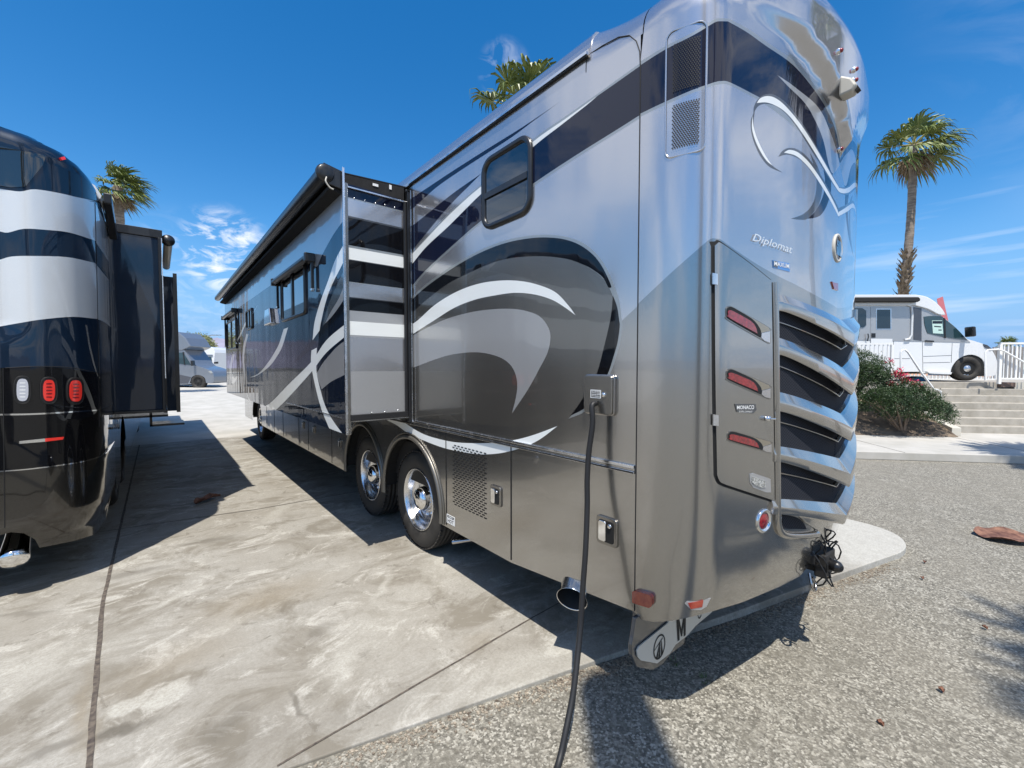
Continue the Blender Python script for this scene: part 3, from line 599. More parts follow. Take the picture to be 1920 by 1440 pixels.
CL = [(brz, 1), (navypin, 6), (navy, 2), (sw_wedge, 5), (cresG, 9), (loopD, 9), (thinD, 9), (sB_D, 9), (loopW, 4), (thinW, 4), (sB_W, 4), (gapC, 7)]
gL = CAP.inv(1457, 700)[0]
gridp = [(gL, CAP.inv(1457, 560)[1]), (gL, CAP.inv(1462, 955)[1]), (SCN, on(1564, 960, 0, 1.295)[2]), (SCN, on(1564, 620, 0, 1.295)[2])]
CL += [(gridp, 11)]
allL = []
for p, m in CL: allL += [(p, m), (mir(p), m)]
cap = painted('rear_cap', out_cap, allL, CAP.map, LM, MH, grid=(.035, .035), flip=CF)
# roof fill over the cap
N_ = 80; ss = np.linspace(0, 2*SCN, N_); rim = CAP.map(np.stack([ss, ztop(ss)-.001], 1)); b = MB()
v = [tuple(p) for p in rim]+[(min(max(p[0], .25), 2.34), .95, 3.60) for p in rim]
b.add(v, [(i, i+1, N_+i+1, N_+i) for i in range(N_-1)], 0, True); b.build('cap_top', SILVER, MH)
# side shoulder linking rail and cap (y .4 - .75)
b = MB(); zz_ = np.linspace(3.355, 3.5995, 12); pr = [(.30*(1-math.sqrt(1-min(.9999, max(0, (z-3.36)/.24))**2)), z) for z in zz_]; v = []
yy = [.395, .47, .54, .61, .68, .745]
rx_ = lambda z: float(np.interp(z, [3.355, 3.50, 3.545, 3.58, 3.598, 3.604], [.0, .004, .02, .05, .10, .2]))
for y in yy:
    t = max(0, (y-.395)/.35)**1.5; v += [(x*(1-t)+rx_(z)*t+.0005, y, z) for x, z in pr]
n = len(pr); b.add(v, [(j*n+i, j*n+i+1, (j+1)*n+i+1, (j+1)*n+i) for j in range(len(yy)-1) for i in range(n-1)], 0, True); b.build('roof_shoulder', SILVER, MH)
b = MB(); b.tube([(-.001, .405, z) for z in (.52, 1.5, 3.2)]+[(-.001, .410, 3.28), (-.001, .43, 3.34), (.0, .47, 3.39), (.006, .54, 3.425), (.006, .64, 3.44), (.006, .74, 3.445)], .0028, 5); b.build('panel_seam', GAP, MH)
# belly / chassis
b = MB(); b.box((.12, .5, .62), (2.47, 13., 1.0)); b.box((.5, .3, .42), (2.1, 1.9, .62)); b.box((.1, 5.2, .44), (2.5, 10.2, .62)); b.box((.02, 2.2, .50), (.5, 2.28, 1.1)); b.build('chassis', DARKST, MH)
# skirt thickness
b = MB(); b.box((.004, .42, .525), (.03, 1.4, .56)); b.box((.004, 1.4, SK+.002), (.03, 2.2, SK+.03)); b.box((.004, 4.8, SK+.002), (.03, 10.4, SK+.03)); b.build('skirt_return', BRONZE2, MH)
# belt rail: two beads
b = MB(); b.box((-.014, .41, 1.247), (.0, 2.86, 1.262), 0); b.box((-.009, .41, 1.233), (.0, 2.86, 1.247), 1); b.box((-.012, .41, 1.218), (.0, 2.86, 1.231), 2); b.box((-.012, 2.86, 1.218), (0, 10.4, 1.231), 2)
b.build('belt_rail', [ALU, BRONZE, GAP], MH, bevel=.002)
# wheel arches
ARCHT = paint('satin_bronze_trim', (.16, .15, .13), .6, .4, flake=.05, coat=.3)
for (y, z) in WH[:2]:
    b = MB(); pts = [(y+AR*math.cos(a), z+.03+AR*math.sin(a)) for a in np.linspace(-.1, math.pi+.1, 30)]
    pts = [p for p in pts if p[1] > .40]
    if y < 3: pts = [p for p in pts if not (p[0] > 3.515 and p[1] < .5)]
    b.tube([(-.005, a, c) for a, c in pts], .022, 6); b.tube([(-.004, y+(a-y)*1.06, z+(c-z)*1.06) for a, c in pts], .008, 5); b.build('wheel_arch_trim', ARCHT, MH)
b = MB(); b.box((.34, 2.2, .3), (.38, 4.85, 1.12)); b.build('well_liner', GAP, MH); b = MB(); b.box((.38, 10.4, .3), (.42, 12., 1.1)); b.build('well_liner', GAP, MH); b = MB()
for y, z in WH:
    rr = AR+.01; n = 16; pts = [(y+rr*math.cos(a), z+.03+rr*math.sin(a)) for a in np.linspace(0, math.pi, n)]
    b.add([(x, a, c) for x in (.01, .36) for a, c in pts], [(i, i+1, n+i+1, n+i) for i in range(n-1)]); b.build('wheel_well', GAP, MH); b = MB()
def wheel(y, z, R_=.475, x0=.075, chrome=True):
    """outer face at x0, axle along x"""
    b = MB(); w = .28
    pr = [(.285, .030), (.30, .012), (.335, -.004), (.375, -.012), (.42, -.008), (.445, .004), (.460, .018), (.468, .035)]
    for k in range(5):
        d0 = .04+k*.045; pr += [(.475, d0), (.475, d0+.034), (.463, d0+.036), (.463, d0+.042)]
    pr += [(.47, .262), (.45, .28), (.40, .292), (.3, .285)]
    b.lathe((x0, y, z), (1, 0, 0), pr, 56)
    for k in range(56):                                               # shoulder lugs
        a = 2*math.pi*k/56; c, s_ = math.cos(a), math.sin(a); b.obox((x0+.022, y+c*.466, z+s_*.466), (.018, 0, 0), (0, -s_*.017, c*.017), (0, c*.006, s_*.006))
    ty = b.build('tyre', TYRE, MH)
    b = MB(); pr = [(.297, .028), (.300, .004), (.292, .0), (.284, .010), (.274, .035), (.266, .07), (.258, .105), (.235, .125), (.19, .128), (.165, .120), (.15, .10), (.125, .092), (.118, .10)]
    b.lathe((x0, y, z), (1, 0, 0), pr, 56); ri = b.build('rim', ALU, MH)
    b = MB(); b.lathe((x0, y, z), (1, 0, 0), [(.118, .11), (.115, .04), (.105, .015), (.085, -.002), (.05, -.014), (.0, -.018)], 32); b.build('hub_cap', CHROME, ri)
    b = MB()
    for k in range(10):
        a = 2*math.pi*(k+.5)/10; b = MB(); b.lathe((x0+.122, y+.163*math.cos(a), z+.163*math.sin(a)), (1, 0, 0), [(.0, -.035), (.012, -.03), (.016, -.02), (.017, .0)], 10); b.build('lug_nut', CHROME, ri)
    for k in range(5):
        a = 2*math.pi*k/5+.3; b = MB(); b.disc((x0+.1268, y+.215*math.cos(a), z+.215*math.sin(a)), (-1, 0, 0), .02, 12); b.build('rim_hole', GAP, ri)
    b = MB(); b.lathe((x0+.02, y, z), (1, 0, 0), [(.14, .1), (.14, .26)], 16); b.lathe((x0, y, z), (1, 0, 0), [(.27, .12), (.27, .27), (.0, .27)], 24); b.build('brake_drum', DARKST, ri)
for y, z in WH: wheel(y, z+.015)
# axles and mud guards under the belly
b = MB(); b.tube([(.3, 2.91, .47), (2.3, 2.91, .47)], .07); b.tube([(.3, 4.125, .47), (2.3, 4.125, .47)], .09); b.lathe((2.3, 2.91, .475), (1, 0, 0), [(.46, 0), (.475, .05), (.475, .25), (.0, .25)], 24); b.lathe((2.3, 4.125, .475), (1, 0, 0), [(.46, 0), (.475, .05), (.475, .25), (.0, .25)], 24); b.build('axles', DARKST, MH)
# small pipe behind the tag wheel
p = on(848, 1016, 0, .1); b = MB(); b.tube([p, p+[.2, -.16, .03], p+[.5, -.3, .05]], .022, 10); b.disc(p+[-.004, .003, 0], (-1, .8, 0), .017, 12, 1); b.build('drain_pipe', [STEEL, GAP], MH)
# ---- bay doors: seams, vent, handles
b = MB()
for px_, y0, y1 in ((837, 816, 985), (958.5, 843, 1055)):
    y = on(px_, 930, 0, 0)[1]; b = MB(); b.box((-.004, y-.004, SK+.02), (.0, y+.004, 1.217), 0); b.build('bay_seam', GAP, MH)
for y in (5.3, 6.5, 7.1, 8.3, 9.1, 9.9): b = MB(); b.box((-.003, y-.004, SK+.01), (.0, y+.004, 1.217), 0); b.build('bay_seam', GAP, MH)
b = MB(); va, vb = on(849, 832, 0, 0), on(912, 975, 0, 0); y1, z1, y0, z0 = va[1], va[2]-.0, vb[1], vb[2]
nr, nc = 27, 9
for i in range(nr):
    for j in range(nc):
        cy = y0+(y1-y0)*(j+.25+(.5 if i % 2 else 0))/nc; cz = z0+(z1-z0)*(i+.5)/nr; L = (y1-y0)/nc*.33; h = (z1-z0)/nr*.24
        if cy+L > y1+.01: continue
        b.add([(-.002, a, c) for a, c in ((cy-L, cz-h*.6), (cy-L+h, cz-h), (cy+L-h, cz-h), (cy+L, cz-h*.6), (cy+L, cz+h*.6), (cy+L-h, cz+h), (cy-L+h, cz+h), (cy-L, cz+h*.6))], [tuple(range(8))])
b.build('slotted_vent', GAP, MH, 'grille of short black slots')
def handle(y, z, w=.075, h=.115):
    b = MB(); pr = rrect(y-w/2, z-h/2, y+w/2, z+h/2, .02)
    b.prism(pr, (0, 0, 0), (0, 1, 0), (0, 0, 1), (-.012, 0, 0)); o = b.build('door_handle', BRONZE2, MH, bevel=.004)
    b = MB(); b.prism(rrect(y-w*.36, z-h*.38, y+w*.36, z+h*.38, .014), (-.0121, 0, 0), (0, 1, 0), (0, 0, 1), (-.002, 0, 0)); b.build('recess', GAP, o)
    b = MB(); b.prism(rrect(y-w*.02, z-h*.36, y+w*.34, z+h*.36, .012), (-.0142, 0, 0), (0, 1, 0), (0, 0, 1), (-.008, 0, 0)); b.build('paddle', CHROME, o, bevel=.003)
    b = MB(); b.lathe((-.016, y-w*.2, z+h*.24), (-1, 0, 0), [(.011, 0), (.011, .008), (.0, .008)], 14); b.build('lock', CHROME, o)
for (a0, a1, c0, c1) in ((919, 939, 911, 949), (1118, 1157, 970, 1023)):
    pa, pb = on(a0, (c0+c1)/2, 0, -.01), on(a1, (c0+c1)/2, 0, -.01); t_, u_ = on((a0+a1)/2, c0, 0, -.01), on((a0+a1)/2, c1, 0, -.01)
    handle((pa[1]+pb[1])/2, (t_[2]+u_[2])/2, abs(pa[1]-pb[1]), t_[2]-u_[2])
for px_, py_ in ((636, 831), (588, 805), (568, 797)):
    q = on(px_, py_, 0, -.01); handle(q[1], q[2], .1, .12)
# HOT sticker
pa, pb = on(838, 963, 0, 0), on(853, 987, 0, 0)
b = MB(); b.box((-.003, pb[1], pb[2]-.0), (-.001, pa[1], pa[2])); stk = b.build('warning_sticker', WHITEPL, MH)
def flat_text(body, plane, name, m, parent, shear=0, off=0, spacing=1.):
    """plane: (u,v in 0..1) -> 3-D point"""
    q, f = text_geo(body, shear, spacing); b = MB(); b.add([plane(u, v) for u, v in q], f); me = D.meshes.new(name); me.from_pydata(b.v, [], b.f); me.materials.append(m); return link(name, me, parent)
y_l, y_r, zt, zb = pa[1], pb[1], pa[2], pb[2]
flat_text('HOT', lambda u, v: (-.0035, y_l+(y_r-y_l)*(.12+.76*u), zb+(zt-zb)*(.1+.42*v)), 'lettering', GAP, stk)
b = MB(); b.box((-.0034, y_r+.1*(y_l-y_r), zb+(zt-zb)*.66), (-.003, y_l-.1*(y_l-y_r), zb+(zt-zb)*.92)); b.build('header_bar', GAP, stk)
b = MB(); b.box((-.0038, y_r+.25*(y_l-y_r), zb+(zt-zb)*.74), (-.0034, y_l-.25*(y_l-y_r), zb+(zt-zb)*.84)); b.build('header_text', WHITEPL, stk)
#@@PART3
# ---- window on the side wall
def win_side(pxc, name='window', x=0., parent=MH, split='h', fr=.038):
    q = [tuple(on(a, c, 0, x)[1:]) for a, c in pxc]; ys = [p[0] for p in q]; zs = [p[1] for p in q]
    return min(ys), max(ys), min(zs), max(zs)
y1 = on(905.5, 345, 0, 0)[1]; y0 = on(999.5, 330, 0, 0)[1]; zt = (on(955, 272, 0, 0)[2]); zb = on(955, 416, 0, 0)[2]
def rwindow(y0, y1, zb, zt, x, parent, split, r=.09, fw=.035, dep=.022):
    o_ = rrect(y0, zb, y1, zt, r, 6); i_ = rrect(y0+fw, zb+fw, y1-fw, zt-fw, max(.02, r-fw), 6); n = len(o_); b = MB(); v = []
    for poly, xx in ((o_, x), (o_, x-dep*.6), (inset(o_, .008), x-dep), (inset(o_, fw*.72), x-dep), (i_, x-dep*.5), (i_, x-.001)): v += [(xx, a, c) for a, c in poly]
    b.add(v, [(k*n+i, k*n+(i+1) % n, (k+1)*n+(i+1) % n, (k+1)*n+i) for k in range(5) for i in range(n)], 0, True)
    w = link('window', b.mesh('window', BLACKM), parent)
    b = MB(); b.add([(x-.005, a, c) for a, c in i_], [tuple(range(n))]); b.build('pane', GLASS, w)
    b = MB(); zm = (zb+zt)/2-.01; ym = (y0+y1)/2
    if split == 'h':
        b.box((x-dep*.8, y0+fw, zm-.02), (x-.004, y1-fw, zm+.02)); b.build('meeting_rail', BLACKM, w)
        b = MB(); b.box((x-.006, y0+fw+.03, zb+fw+.03), (x-.0055, y1-fw-.02, zm-.04)); b.build('screen', GLASS2, w)
    elif split == 'v':
        b.box((x-dep*.8, ym-.03, zb+fw), (x-.004, ym+.03, zt-fw)); b.build('meeting_stile', BLACKM, w)
    return w
rwindow(y0, y1, zb, zt, 0., MH, 'h', r=.11, fw=.04)
# ---- power hatch
pa, pb = on(1096, 703, 0, -.02), on(1151, 777, 0, -.02)
hy0, hy1, hz0, hz1 = pb[1], pa[1], on(1122, 778, 0, -.02)[2], on(1122, 702, 0, -.02)[2]
b = MB(); b.prism(rrect(hy0, hz0, hy1, hz1, .022, 5), (0, 0, 0), (0, 1, 0), (0, 0, 1), (-.018, 0, 0)); ht = b.build('power_hatch', STEEL, MH, bevel=.004)
b = MB(); b.prism(rrect(hy0+.006, hz0+.006, hy1-.004, hz1-.006, .02, 5), (-.0185, 0, 0), (0, 1, 0), (0, 0, 1), (-.012, 0, 0)); b.build('hatch_lid', BRONZE2, ht, bevel=.004)
hc = (hy0+hy1)/2; hm = (hz0+hz1)/2
b = MB(); b.box((-.0315, hc-.035+.012, hm-.018), (-.0308, hc+.035+.012, hm+.026)); lb = b.build('instruction_plate', WHITEPL, ht)
b = MB(); b.box((-.0319, hc-.03+.012, hm-.014), (-.0316, hc+.03+.012, hm+.022)); b.build('plate_field', GAP, lb)
b = MB()
for k in range(4):
    for j in range(5):
        w_ = .003+.003*random.random(); cy = hc+.036-.0115*j; b.box((-.0323, cy-w_-.002, hm-.009+.0085*k), (-.0320, cy+w_-.002, hm-.0055+.0085*k))
b.build('plate_lines', WHITEPL, lb)
b = MB(); b.lathe((-.0305, hc-.042, hm+.002), (-1, 0, 0), [(.013, 0), (.013, .006), (.009, .009), (.0, .009)], 18); b.build('lock', CHROME, ht)
# ---- cord (its own thing)
ye = on(1117, 756, 0, -.04); c0 = on(1101, 950, 0, -.11); c1 = on(1093, 1100, 0, -.178); c2 = on(1076, 1290, 0, -.33); g0 = on(1047, 1432, 2, -.003)
pts = cr([ye, ye+[-.03, .0, -.015], on(1111, 795, 0, -.075), on(1104, 850, 0, -.088), on(1101, 900, 0, -.10), c0, on(1098, 1030, 0, -.145), c1, on(1088, 1180, 0, -.22), c2, on(1062, 1365, 0, -.42), g0, (g0[0]-.14, g0[1]-.07, -.001), (g0[0]-.6, g0[1]-.3, .002), (g0[0]-1.5, g0[1]-.4, .002), (-3.6, -1.2, .002)], 8)
b = MB(); b.tube(pts, .0145, 10); b.build('power_cord', RUBBER, None, 'thick black power cord hanging from the hatch on the motorhome side down to the ground', 'power cord')
# ---- chrome exhaust
ex = on(1080, 1096, 0, .06); b = MB(); d_ = np.array([-.80, -.42, -.40]); d_ /= np.linalg.norm(d_); T_ = ex+d_*.06
b.lathe(ex-d_*.30, d_, [(.07, 0), (.074, .12), (.082, .17), (.088, .40), (.091, .405), (.087, .402), (.076, .17), (.0, .1)], 28, mats=[0, 0, 0, 0, 0, 1, 1]); b.build('exhaust_pipe', [CHROME, GAP], MH)
b = MB(); b.lathe((-.001, ex[1]+.02, .53), (1, 0, 0), [(.085, 0), (.09, .02), (.0, .02)], 24); 
# ---- slide-out
SO = MH
XO = SLX; Y0 = SLIDE_Y; Y1 = 11.15; ZB = 1.178; ZR = 1.335; ZTOP = 3.30
def smap(P): return np.stack([np.full(len(P), XO), P[:, 0], P[:, 1]], 1)
def SO_(*r): return SX(J(*r), XO)
so_lay = [
 (SO_([(652, 362), (652, 402)], [(652, 402), (625, 440), (604, 478), (595, 500)], [(595, 500), (560, 500), (425, 590), (425, 560)], [(425, 560), (652, 330)]), 5),
 (SO_([(648, 638), (630, 652), (606, 680), (594, 700)], [(594, 700), (598, 716), (603, 730)], [(603, 730), (622, 715), (648, 702)]), 5),
 (SO_([(652, 575), (620, 597), (603, 617)], [(603, 617), (618, 565), (648, 500)]), 8),
 (SO_([(648, 528), (635, 560), (620, 585), (607, 612)], [(607, 612), (625, 590), (650, 557)]), 5),
 (SO_([(648, 557), (625, 590), (600, 617), (570, 655), (540, 692)], [(540, 692), (575, 662), (602, 630), (625, 604), (648, 584)]), 3),
 (SO_([(645, 457), (628, 489), (616, 524), (601, 565), (590, 603), (586, 638)], [(586, 638), (599, 620)], [(599, 620), (602, 603), (611, 565), (622, 535), (637, 505), (646, 487)]), 4),
 (SO_([(648, 607), (612, 638), (584, 678), (542, 720), (504, 758), (482, 762)], [(482, 762), (500, 770), (518, 768)], [(518, 768), (542, 744), (584, 697), (612, 661), (648, 630)]), 4),
 (SO_([(584, 657), (583, 675), (585, 694), (593, 732), (603, 768), (617, 803)], [(617, 803), (642, 813)], [(642, 813), (622, 785), (608, 756), (597, 715), (593, 690), (594, 652)]), 4),
 (SO_([(532, 617), (523, 645), (513, 664), (501, 682), (485, 700), (468, 708)], [(468, 708), (482, 704), (504, 688), (518, 670), (529, 650), (540, 614)]), 4),
 (SO_([(483, 572), (470, 590), (460, 604), (449, 628), (442, 642), (438, 655)], [(438, 655), (444, 642), (452, 628), (463, 604), (474, 590)]), 4),
 (SO_([(436, 664), (431, 685), (431, 705), (435, 719), (441, 716), (446, 704)], [(446, 704), (440, 709), (437, 705), (434, 690), (440, 664)]), 4),
 (SO_([(462, 626), (456, 650), (455, 675), (457, 703), (459, 727)], [(459, 727), (460, 703), (458, 675), (460, 650), (466, 626)]), 4),
 (SO_([(462, 735), (470, 752), (488, 765)], [(488, 765), (470, 757), (462, 735)]), 4)]
painted('slide_out_wall', [(Y0, ZB), (Y1, ZB), (Y1, ZTOP), (Y0, ZTOP)], so_lay, smap, [SILVER, BRONZE, NAVY, BLACKP, WHITEP, GREYP, PIN, GAP, BRONZE2, DGREY, TEAL, WIRE][:12], MH, flip=True)
D.objects['slide_out_wall'].data.polygons.foreach_set('material_index', [int(10 if p.material_index == 0 else p.material_index) for p in D.objects['slide_out_wall'].data.polygons])
# rear return wall with stripes
zs = [3.264, 3.189, 3.036, 3.018, 2.782, 2.672, 2.655, 2.477, 2.355, 2.345, 2.240, 2.150, 2.033, 2.012, 1.721, ZR]
# colour of each strip downwards
strips = [(3.30, 3.189, 2), (3.189, 3.180, 6), (3.180, 3.036, 0), (3.036, 3.022, 9), (3.022, 2.79, 3), (2.79, 2.770, 6), (2.770, 2.672, 4), (2.672, 2.665, 9), (2.665, 2.483, 3), (2.483, 2.478, 6), (2.478, 2.355, 5), (2.355, 2.348, 9), (2.348, 2.240, 3), (2.240, 2.150, 1), (2.150, 2.033, 4), (2.033, 2.016, 1), (2.016, 1.721, 5), (1.721, ZR, 1)]
xs0, xs1 = XO+.003, 0.0
lay2 = [([(xs0-.1, a), (xs1+.1, a), (xs1+.1, c), (xs0-.1, c)], m) for a, c, m in strips]
painted('slide_out_return', [(xs0, ZR), (xs1, ZR), (xs1, 3.285), (xs0, 3.30)], lay2, lambda P: np.stack([P[:, 0], np.full(len(P), Y0), P[:, 1]], 1), [SILVER, GREYP, NAVY, BLACKP, WHITEP, SILVER, PIN, GAP, BRONZE2, DGREY, TEAL, WIRE], MH)
b = MB(); b.box((XO+.004, Y0+.004, ZR), (.002, Y1, 3.29)); b.build('slide_out_box', DARKST, MH)
b = MB(); b.box((XO-.012, Y0-.014, ZB), (XO+.006, Y0+.006, 3.42)); b.box((XO+.006, Y0-.010, ZB), (XO+.032, Y0-.001, 3.30), 1); b.build('corner_trim', [ALU, BRONZE2], MH, bevel=.002)
b = MB(); b.box((XO+.03, Y0-.02, 3.262), (-.02, Y0-.001, 3.276)); b.build('top_trim', ALU, MH, bevel=.003)
b = MB(); b.box((XO+.032, Y0-.03, ZR-.035), (-.03, Y0+.1, ZR+.012)); b.box((XO+.032, Y0-.04, ZR-.05), (-.03, Y0+.1, ZR-.036), 1); b.build('sill_seal', [RUBBER, BRONZE], MH, bevel=.003)
b = MB(); b.box((-.045, Y0-.05, 1.245), (.0, Y0-.006, 3.37)); b.box((-.07, Y0-.03, 1.35), (-.046, Y0-.004, 3.27), 1); b.box((-.06, Y0-.05, 3.35), (-.0, Y0-.02, 3.372)); b.build('slide_seal', [BLACKM, RUBBER], MH, bevel=.004)
b = MB(); b.box((-.02, Y0-.056, 1.245), (-.012, Y0-.050, 3.37)); b.build('seal_edge', ALU, MH)
b = MB()
for px_, py_ in ((664, 372), (684, 376), (704, 381), (722, 384), (740, 389)): 
    q = on(px_, py_, 1, Y0-.001); b.lathe(q, (0, -1, 0), [(.007, 0), (.005, .004), (0, .005)], 10)
b.build('rivets', ALU, MH)
b = MB()
for px_, py_ in ((697, 774), (722, 772), (746, 769)):
    q = on(px_, py_, 1, Y0-.031); b.lathe(q, (0, -1, 0), [(.007, 0), (.005, .004), (0, .005)], 10)
b.build('sill_screws', ALU, MH)
# line on the outer wall low down
b = MB(); q0, q1 = on(537, 753, 0, XO), on(641, 783, 0, XO); b.box((XO-.006, q1[1], q1[2]-.006), (XO, q0[1], q1[2]+.004)); b.build('trim_line', ALU, MH)
# topper fabric and its roller
b = MB(); tx = XO-.12; b.add([(-.0, Y0+.05, 3.44), (tx, Y0+.05, 3.40), (tx, Y1, 3.40), (-.0, Y1, 3.44), (-.0, Y0+.05, 3.432), (tx, Y0+.05, 3.392), (tx, Y1, 3.392), (-.0, Y1, 3.432)], [(0, 1, 2, 3), (7, 6, 5, 4), (0, 4, 5, 1)])
b.add([(-.03, Y0+.052, 3.432), (XO, Y0+.052, 3.40), (XO, Y0+.052, 3.29), (-.03, Y0+.052, 3.285)], [(0, 1, 2, 3)]); b.build('slide_topper', MATTE, MH)
b = MB(); b.tube([(tx-.02, Y0+.03, 3.345), (tx-.02, Y1-.1, 3.345)], .062, 16); b.box((tx-.02, Y0+.06, 3.355), (XO, Y1-.1, 3.40), 1); b.prism([(XO-.002, 3.30), (XO-.10, 3.27), (XO-.10, 3.24), (XO-.002, 3.22)], (0, Y0+.05, 0), (1, 0, 0), (0, 0, 1), (0, Y1-Y0-.15, 0), 1); aw = b.build('awning', [BLACKM, MATTE], MH)
b = MB(); b.lathe((tx-.02, Y0+.045, 3.345), (0, -1, 0), [(.072, 0), (.074, .03), (.062, .05), (.03, .06), (0, .06)], 20); b.prism([(tx-.03, 3.43), (XO+.0, 3.40), (XO-.005, 3.25), (tx-.01, 3.27)], (0, Y0+.04, 0), (1, 0, 0), (0, 0, 1), (0, -.02, 0)); b.build('end_cap', BLACKM, aw, bevel=.004)
b = MB(); b.tube(cr([(tx-.02, Y0-.02, 3.30), (tx-.03, Y0-.03, 3.26), (tx-.0, Y0-.03, 3.22), (tx+.03, Y0-.03, 3.21)], 5), .006, 6); b.build('strap', CREAM, aw)
b = MB()
for px_, py_, w_, h_ in ((704, 347, .05, .022), (732, 351, .022, .04)):
    b = MB(); q = on(px_, py_, 1, Y0+.048); b.box((q[0]-w_/2, Y0+.046, q[2]-h_/2), (q[0]+w_/2, Y0+.050, q[2]+h_/2)); b.build('fabric_tag', WHITEPL, MH)
# windows on the slide
def slide_win(l, r, t, bt, awn=True, split='v'):
    ya = on(l[0], l[1], 0, XO)[1]; yb = on(r[0], r[1], 0, XO)[1]; zt = on(t[0], t[1], 0, XO)[2]; zb = on(bt[0], bt[1], 0, XO)[2]
    w = rwindow(min(ya, yb), max(ya, yb), zb, zt, XO, MH, split, r=.06, fw=.035)
    return min(ya, yb), max(ya, yb), zb, zt
def win_awning(y0, y1, z1, z0):
    b = MB(); b.tube([(XO-.065, y0, z1), (XO-.065, y1, z1)], .035, 12); b.box((XO-.065, y0, z1-.0), (XO-.0, y1, z1+.032)); wa = b.build('window_awning', BLACKM, MH)
    for y in (y0, y1):
        b = MB(); b.box((XO-.10, y-.025, z1-.045), (XO-.0, y+.025, z1+.045)); b.build('bracket', BLACKM, wa, bevel=.01)
        b = MB(); b.box((XO-.04, y-.014, z0), (XO-.012, y+.014, z1)); b.build('arm', BLACKM, wa, bevel=.005)
        b = MB(); b.box((XO-.045, y-.02, z0-.014), (XO-.01, y+.02, z0+.014)); b.build('arm_foot', CHROME, wa, bevel=.006)
wa_ = slide_win((529, 560), (574, 540), (551, 504), (551, 597)); 
win_awning(on(584, 480, 0, XO-.03)[1], on(519, 515, 0, XO-.03)[1], on(582, 476, 0, XO-.08)[2], on(578, 547, 0, XO-.03)[2])
wb_ = slide_win((426, 620), (444, 620), (435, 600), (435, 656)); win_awning(wb_[0]-.1, wb_[1]+.1, wb_[3]+.12, wb_[2]+.1)
slide_win((463, 600), (474, 600), (469, 579), (469, 618))
q0, q1 = on(503, 583, 0, XO), on(516, 606, 0, XO)
b = MB(); b.prism([(q1[1], q1[2]), (q0[1], q1[2]), (q0[1]-.08, q0[2]), (q1[1]+.08, q0[2])], (XO, 0, 0), (0, 1, 0), (0, 0, 1), (-.06, 0, 0)); b.build('porch_light', CHROME, MH, bevel=.01)
# marker light on the cap side, plus recessed corner reflector
def shell_patch(name, sh, pts, m, parent, off=.004, thick=.006, grid=(.03, .03), raw=False):
    P = pts if raw else sh.px(pts)
    o = painted(name, P, [], lambda q: sh.map(q, off), [m], parent, grid=grid, flip=CF)
    # skirt so that it has thickness
    n = len(P); a = sh.map(P, off); c = sh.map(P, off-thick); me = o.data
    b = MB(); b.add([tuple(x) for x in a]+[tuple(x) for x in c], [(i, (i+1) % n, n+(i+1) % n, n+i) for i in range(n)])
    bm = bmesh.new(); bm.from_mesh(me); vs = [bm.verts.new(p) for p in b.v]
    for f in b.f:
        try: bm.faces.new([vs[i] for i in f])
        except ValueError: pass
    bm.to_mesh(me); bm.free(); return o
def rotpoly(l): return l
shell_patch('marker_light', CAP, J([(1189, 1107), (1196, 1106), (1220, 1112), (1226, 1118)], [(1226, 1118), (1226, 1132), (1221, 1137)], [(1221, 1137), (1195, 1129), (1189, 1124), (1189, 1107)]), REDD, MH, .022, .03)
rf_ = shell_patch('corner_reflector', CAP, [(1284, 1131), (1288, 1127), (1332, 1121), (1324, 1137), (1314, 1143), (1296, 1143)], GREYP, MH, .003, .004)
shell_patch('lens', CAP, [(1290, 1130), (1318, 1125), (1316, 1137), (1295, 1141)], REDD, rf_, .006, .004)
b = MB()
for p in ((1572, 97), (1601, 132), (1611, 171), (1612, 305)):
    s_, z_ = CAP.inv(*p)
    s_ = min(s_, SCN-.03); c = CAP.map([(s_, z_)])[0]; nn = CAP.map([(s_, z_)], 1.)[0]-c
    b = MB(); b.lathe(c, nn, [(.018, -.01), (.016, .006), (.012, .010)], 14); o = b.build('clearance_light', CHROME, MH); b = MB(); b.lathe(c, nn, [(.012, .010), (.010, .020), (0, .024)], 12); b.build('lens', RED, o)
# ---- engine door with its slit lamps
dr = shell_patch('engine_door', CAP, doorC, BRONZE, MH, .010, .018, (.03, .03), raw=True)
TAN = paint('lit_bronze_bevel', (.30, .26, .19), .5, .35)  # bronze bevel with its bright lit tone put into the colour
def slit(dx, dy, k):
    t = lambda L_: [(1358+dx+(x-1358), 578+dy+(y-578)*k+(x-1358)*(k-1)*.45) for x, y in L_]
    o = shell_patch('tail_light', CAP, t(J([(1357, 592), (1357, 580), (1362, 574), (1370, 576)], [(1370, 576), (1436, 613), (1440, 622)], [(1440, 622), (1440, 644), (1430, 641)], [(1430, 641), (1362, 602), (1357, 592)])), BRONZE2, dr, .0125, .003)
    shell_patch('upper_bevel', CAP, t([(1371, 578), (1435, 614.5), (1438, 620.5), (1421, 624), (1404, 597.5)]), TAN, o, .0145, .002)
    shell_patch('lower_bevel', CAP, t([(1422, 633), (1423, 625), (1438.5, 621.5), (1438.5, 643), (1428, 639)]), SILVER, o, .0142, .002)
    shell_patch('reveal', CAP, t(J([(1358.5, 592), (1358.5, 581), (1363, 576), (1371, 578.5), (1404, 598), (1418, 614), (1422, 626), (1421, 633)], [(1421, 633), (1364, 600), (1358.5, 592)])), GAP, o, .0150, .002)
    shell_patch('lens', CAP, t(J([(1359.5, 591), (1359.5, 585), (1363, 582.5), (1372, 586), (1402, 603), (1411, 615), (1414, 626)], [(1414, 626), (1363, 597.5), (1359.5, 591)])), RED, o, .0168, .003)
slit(0, 0, 1); slit(1, 117, .87); slit(3, 233, .72)
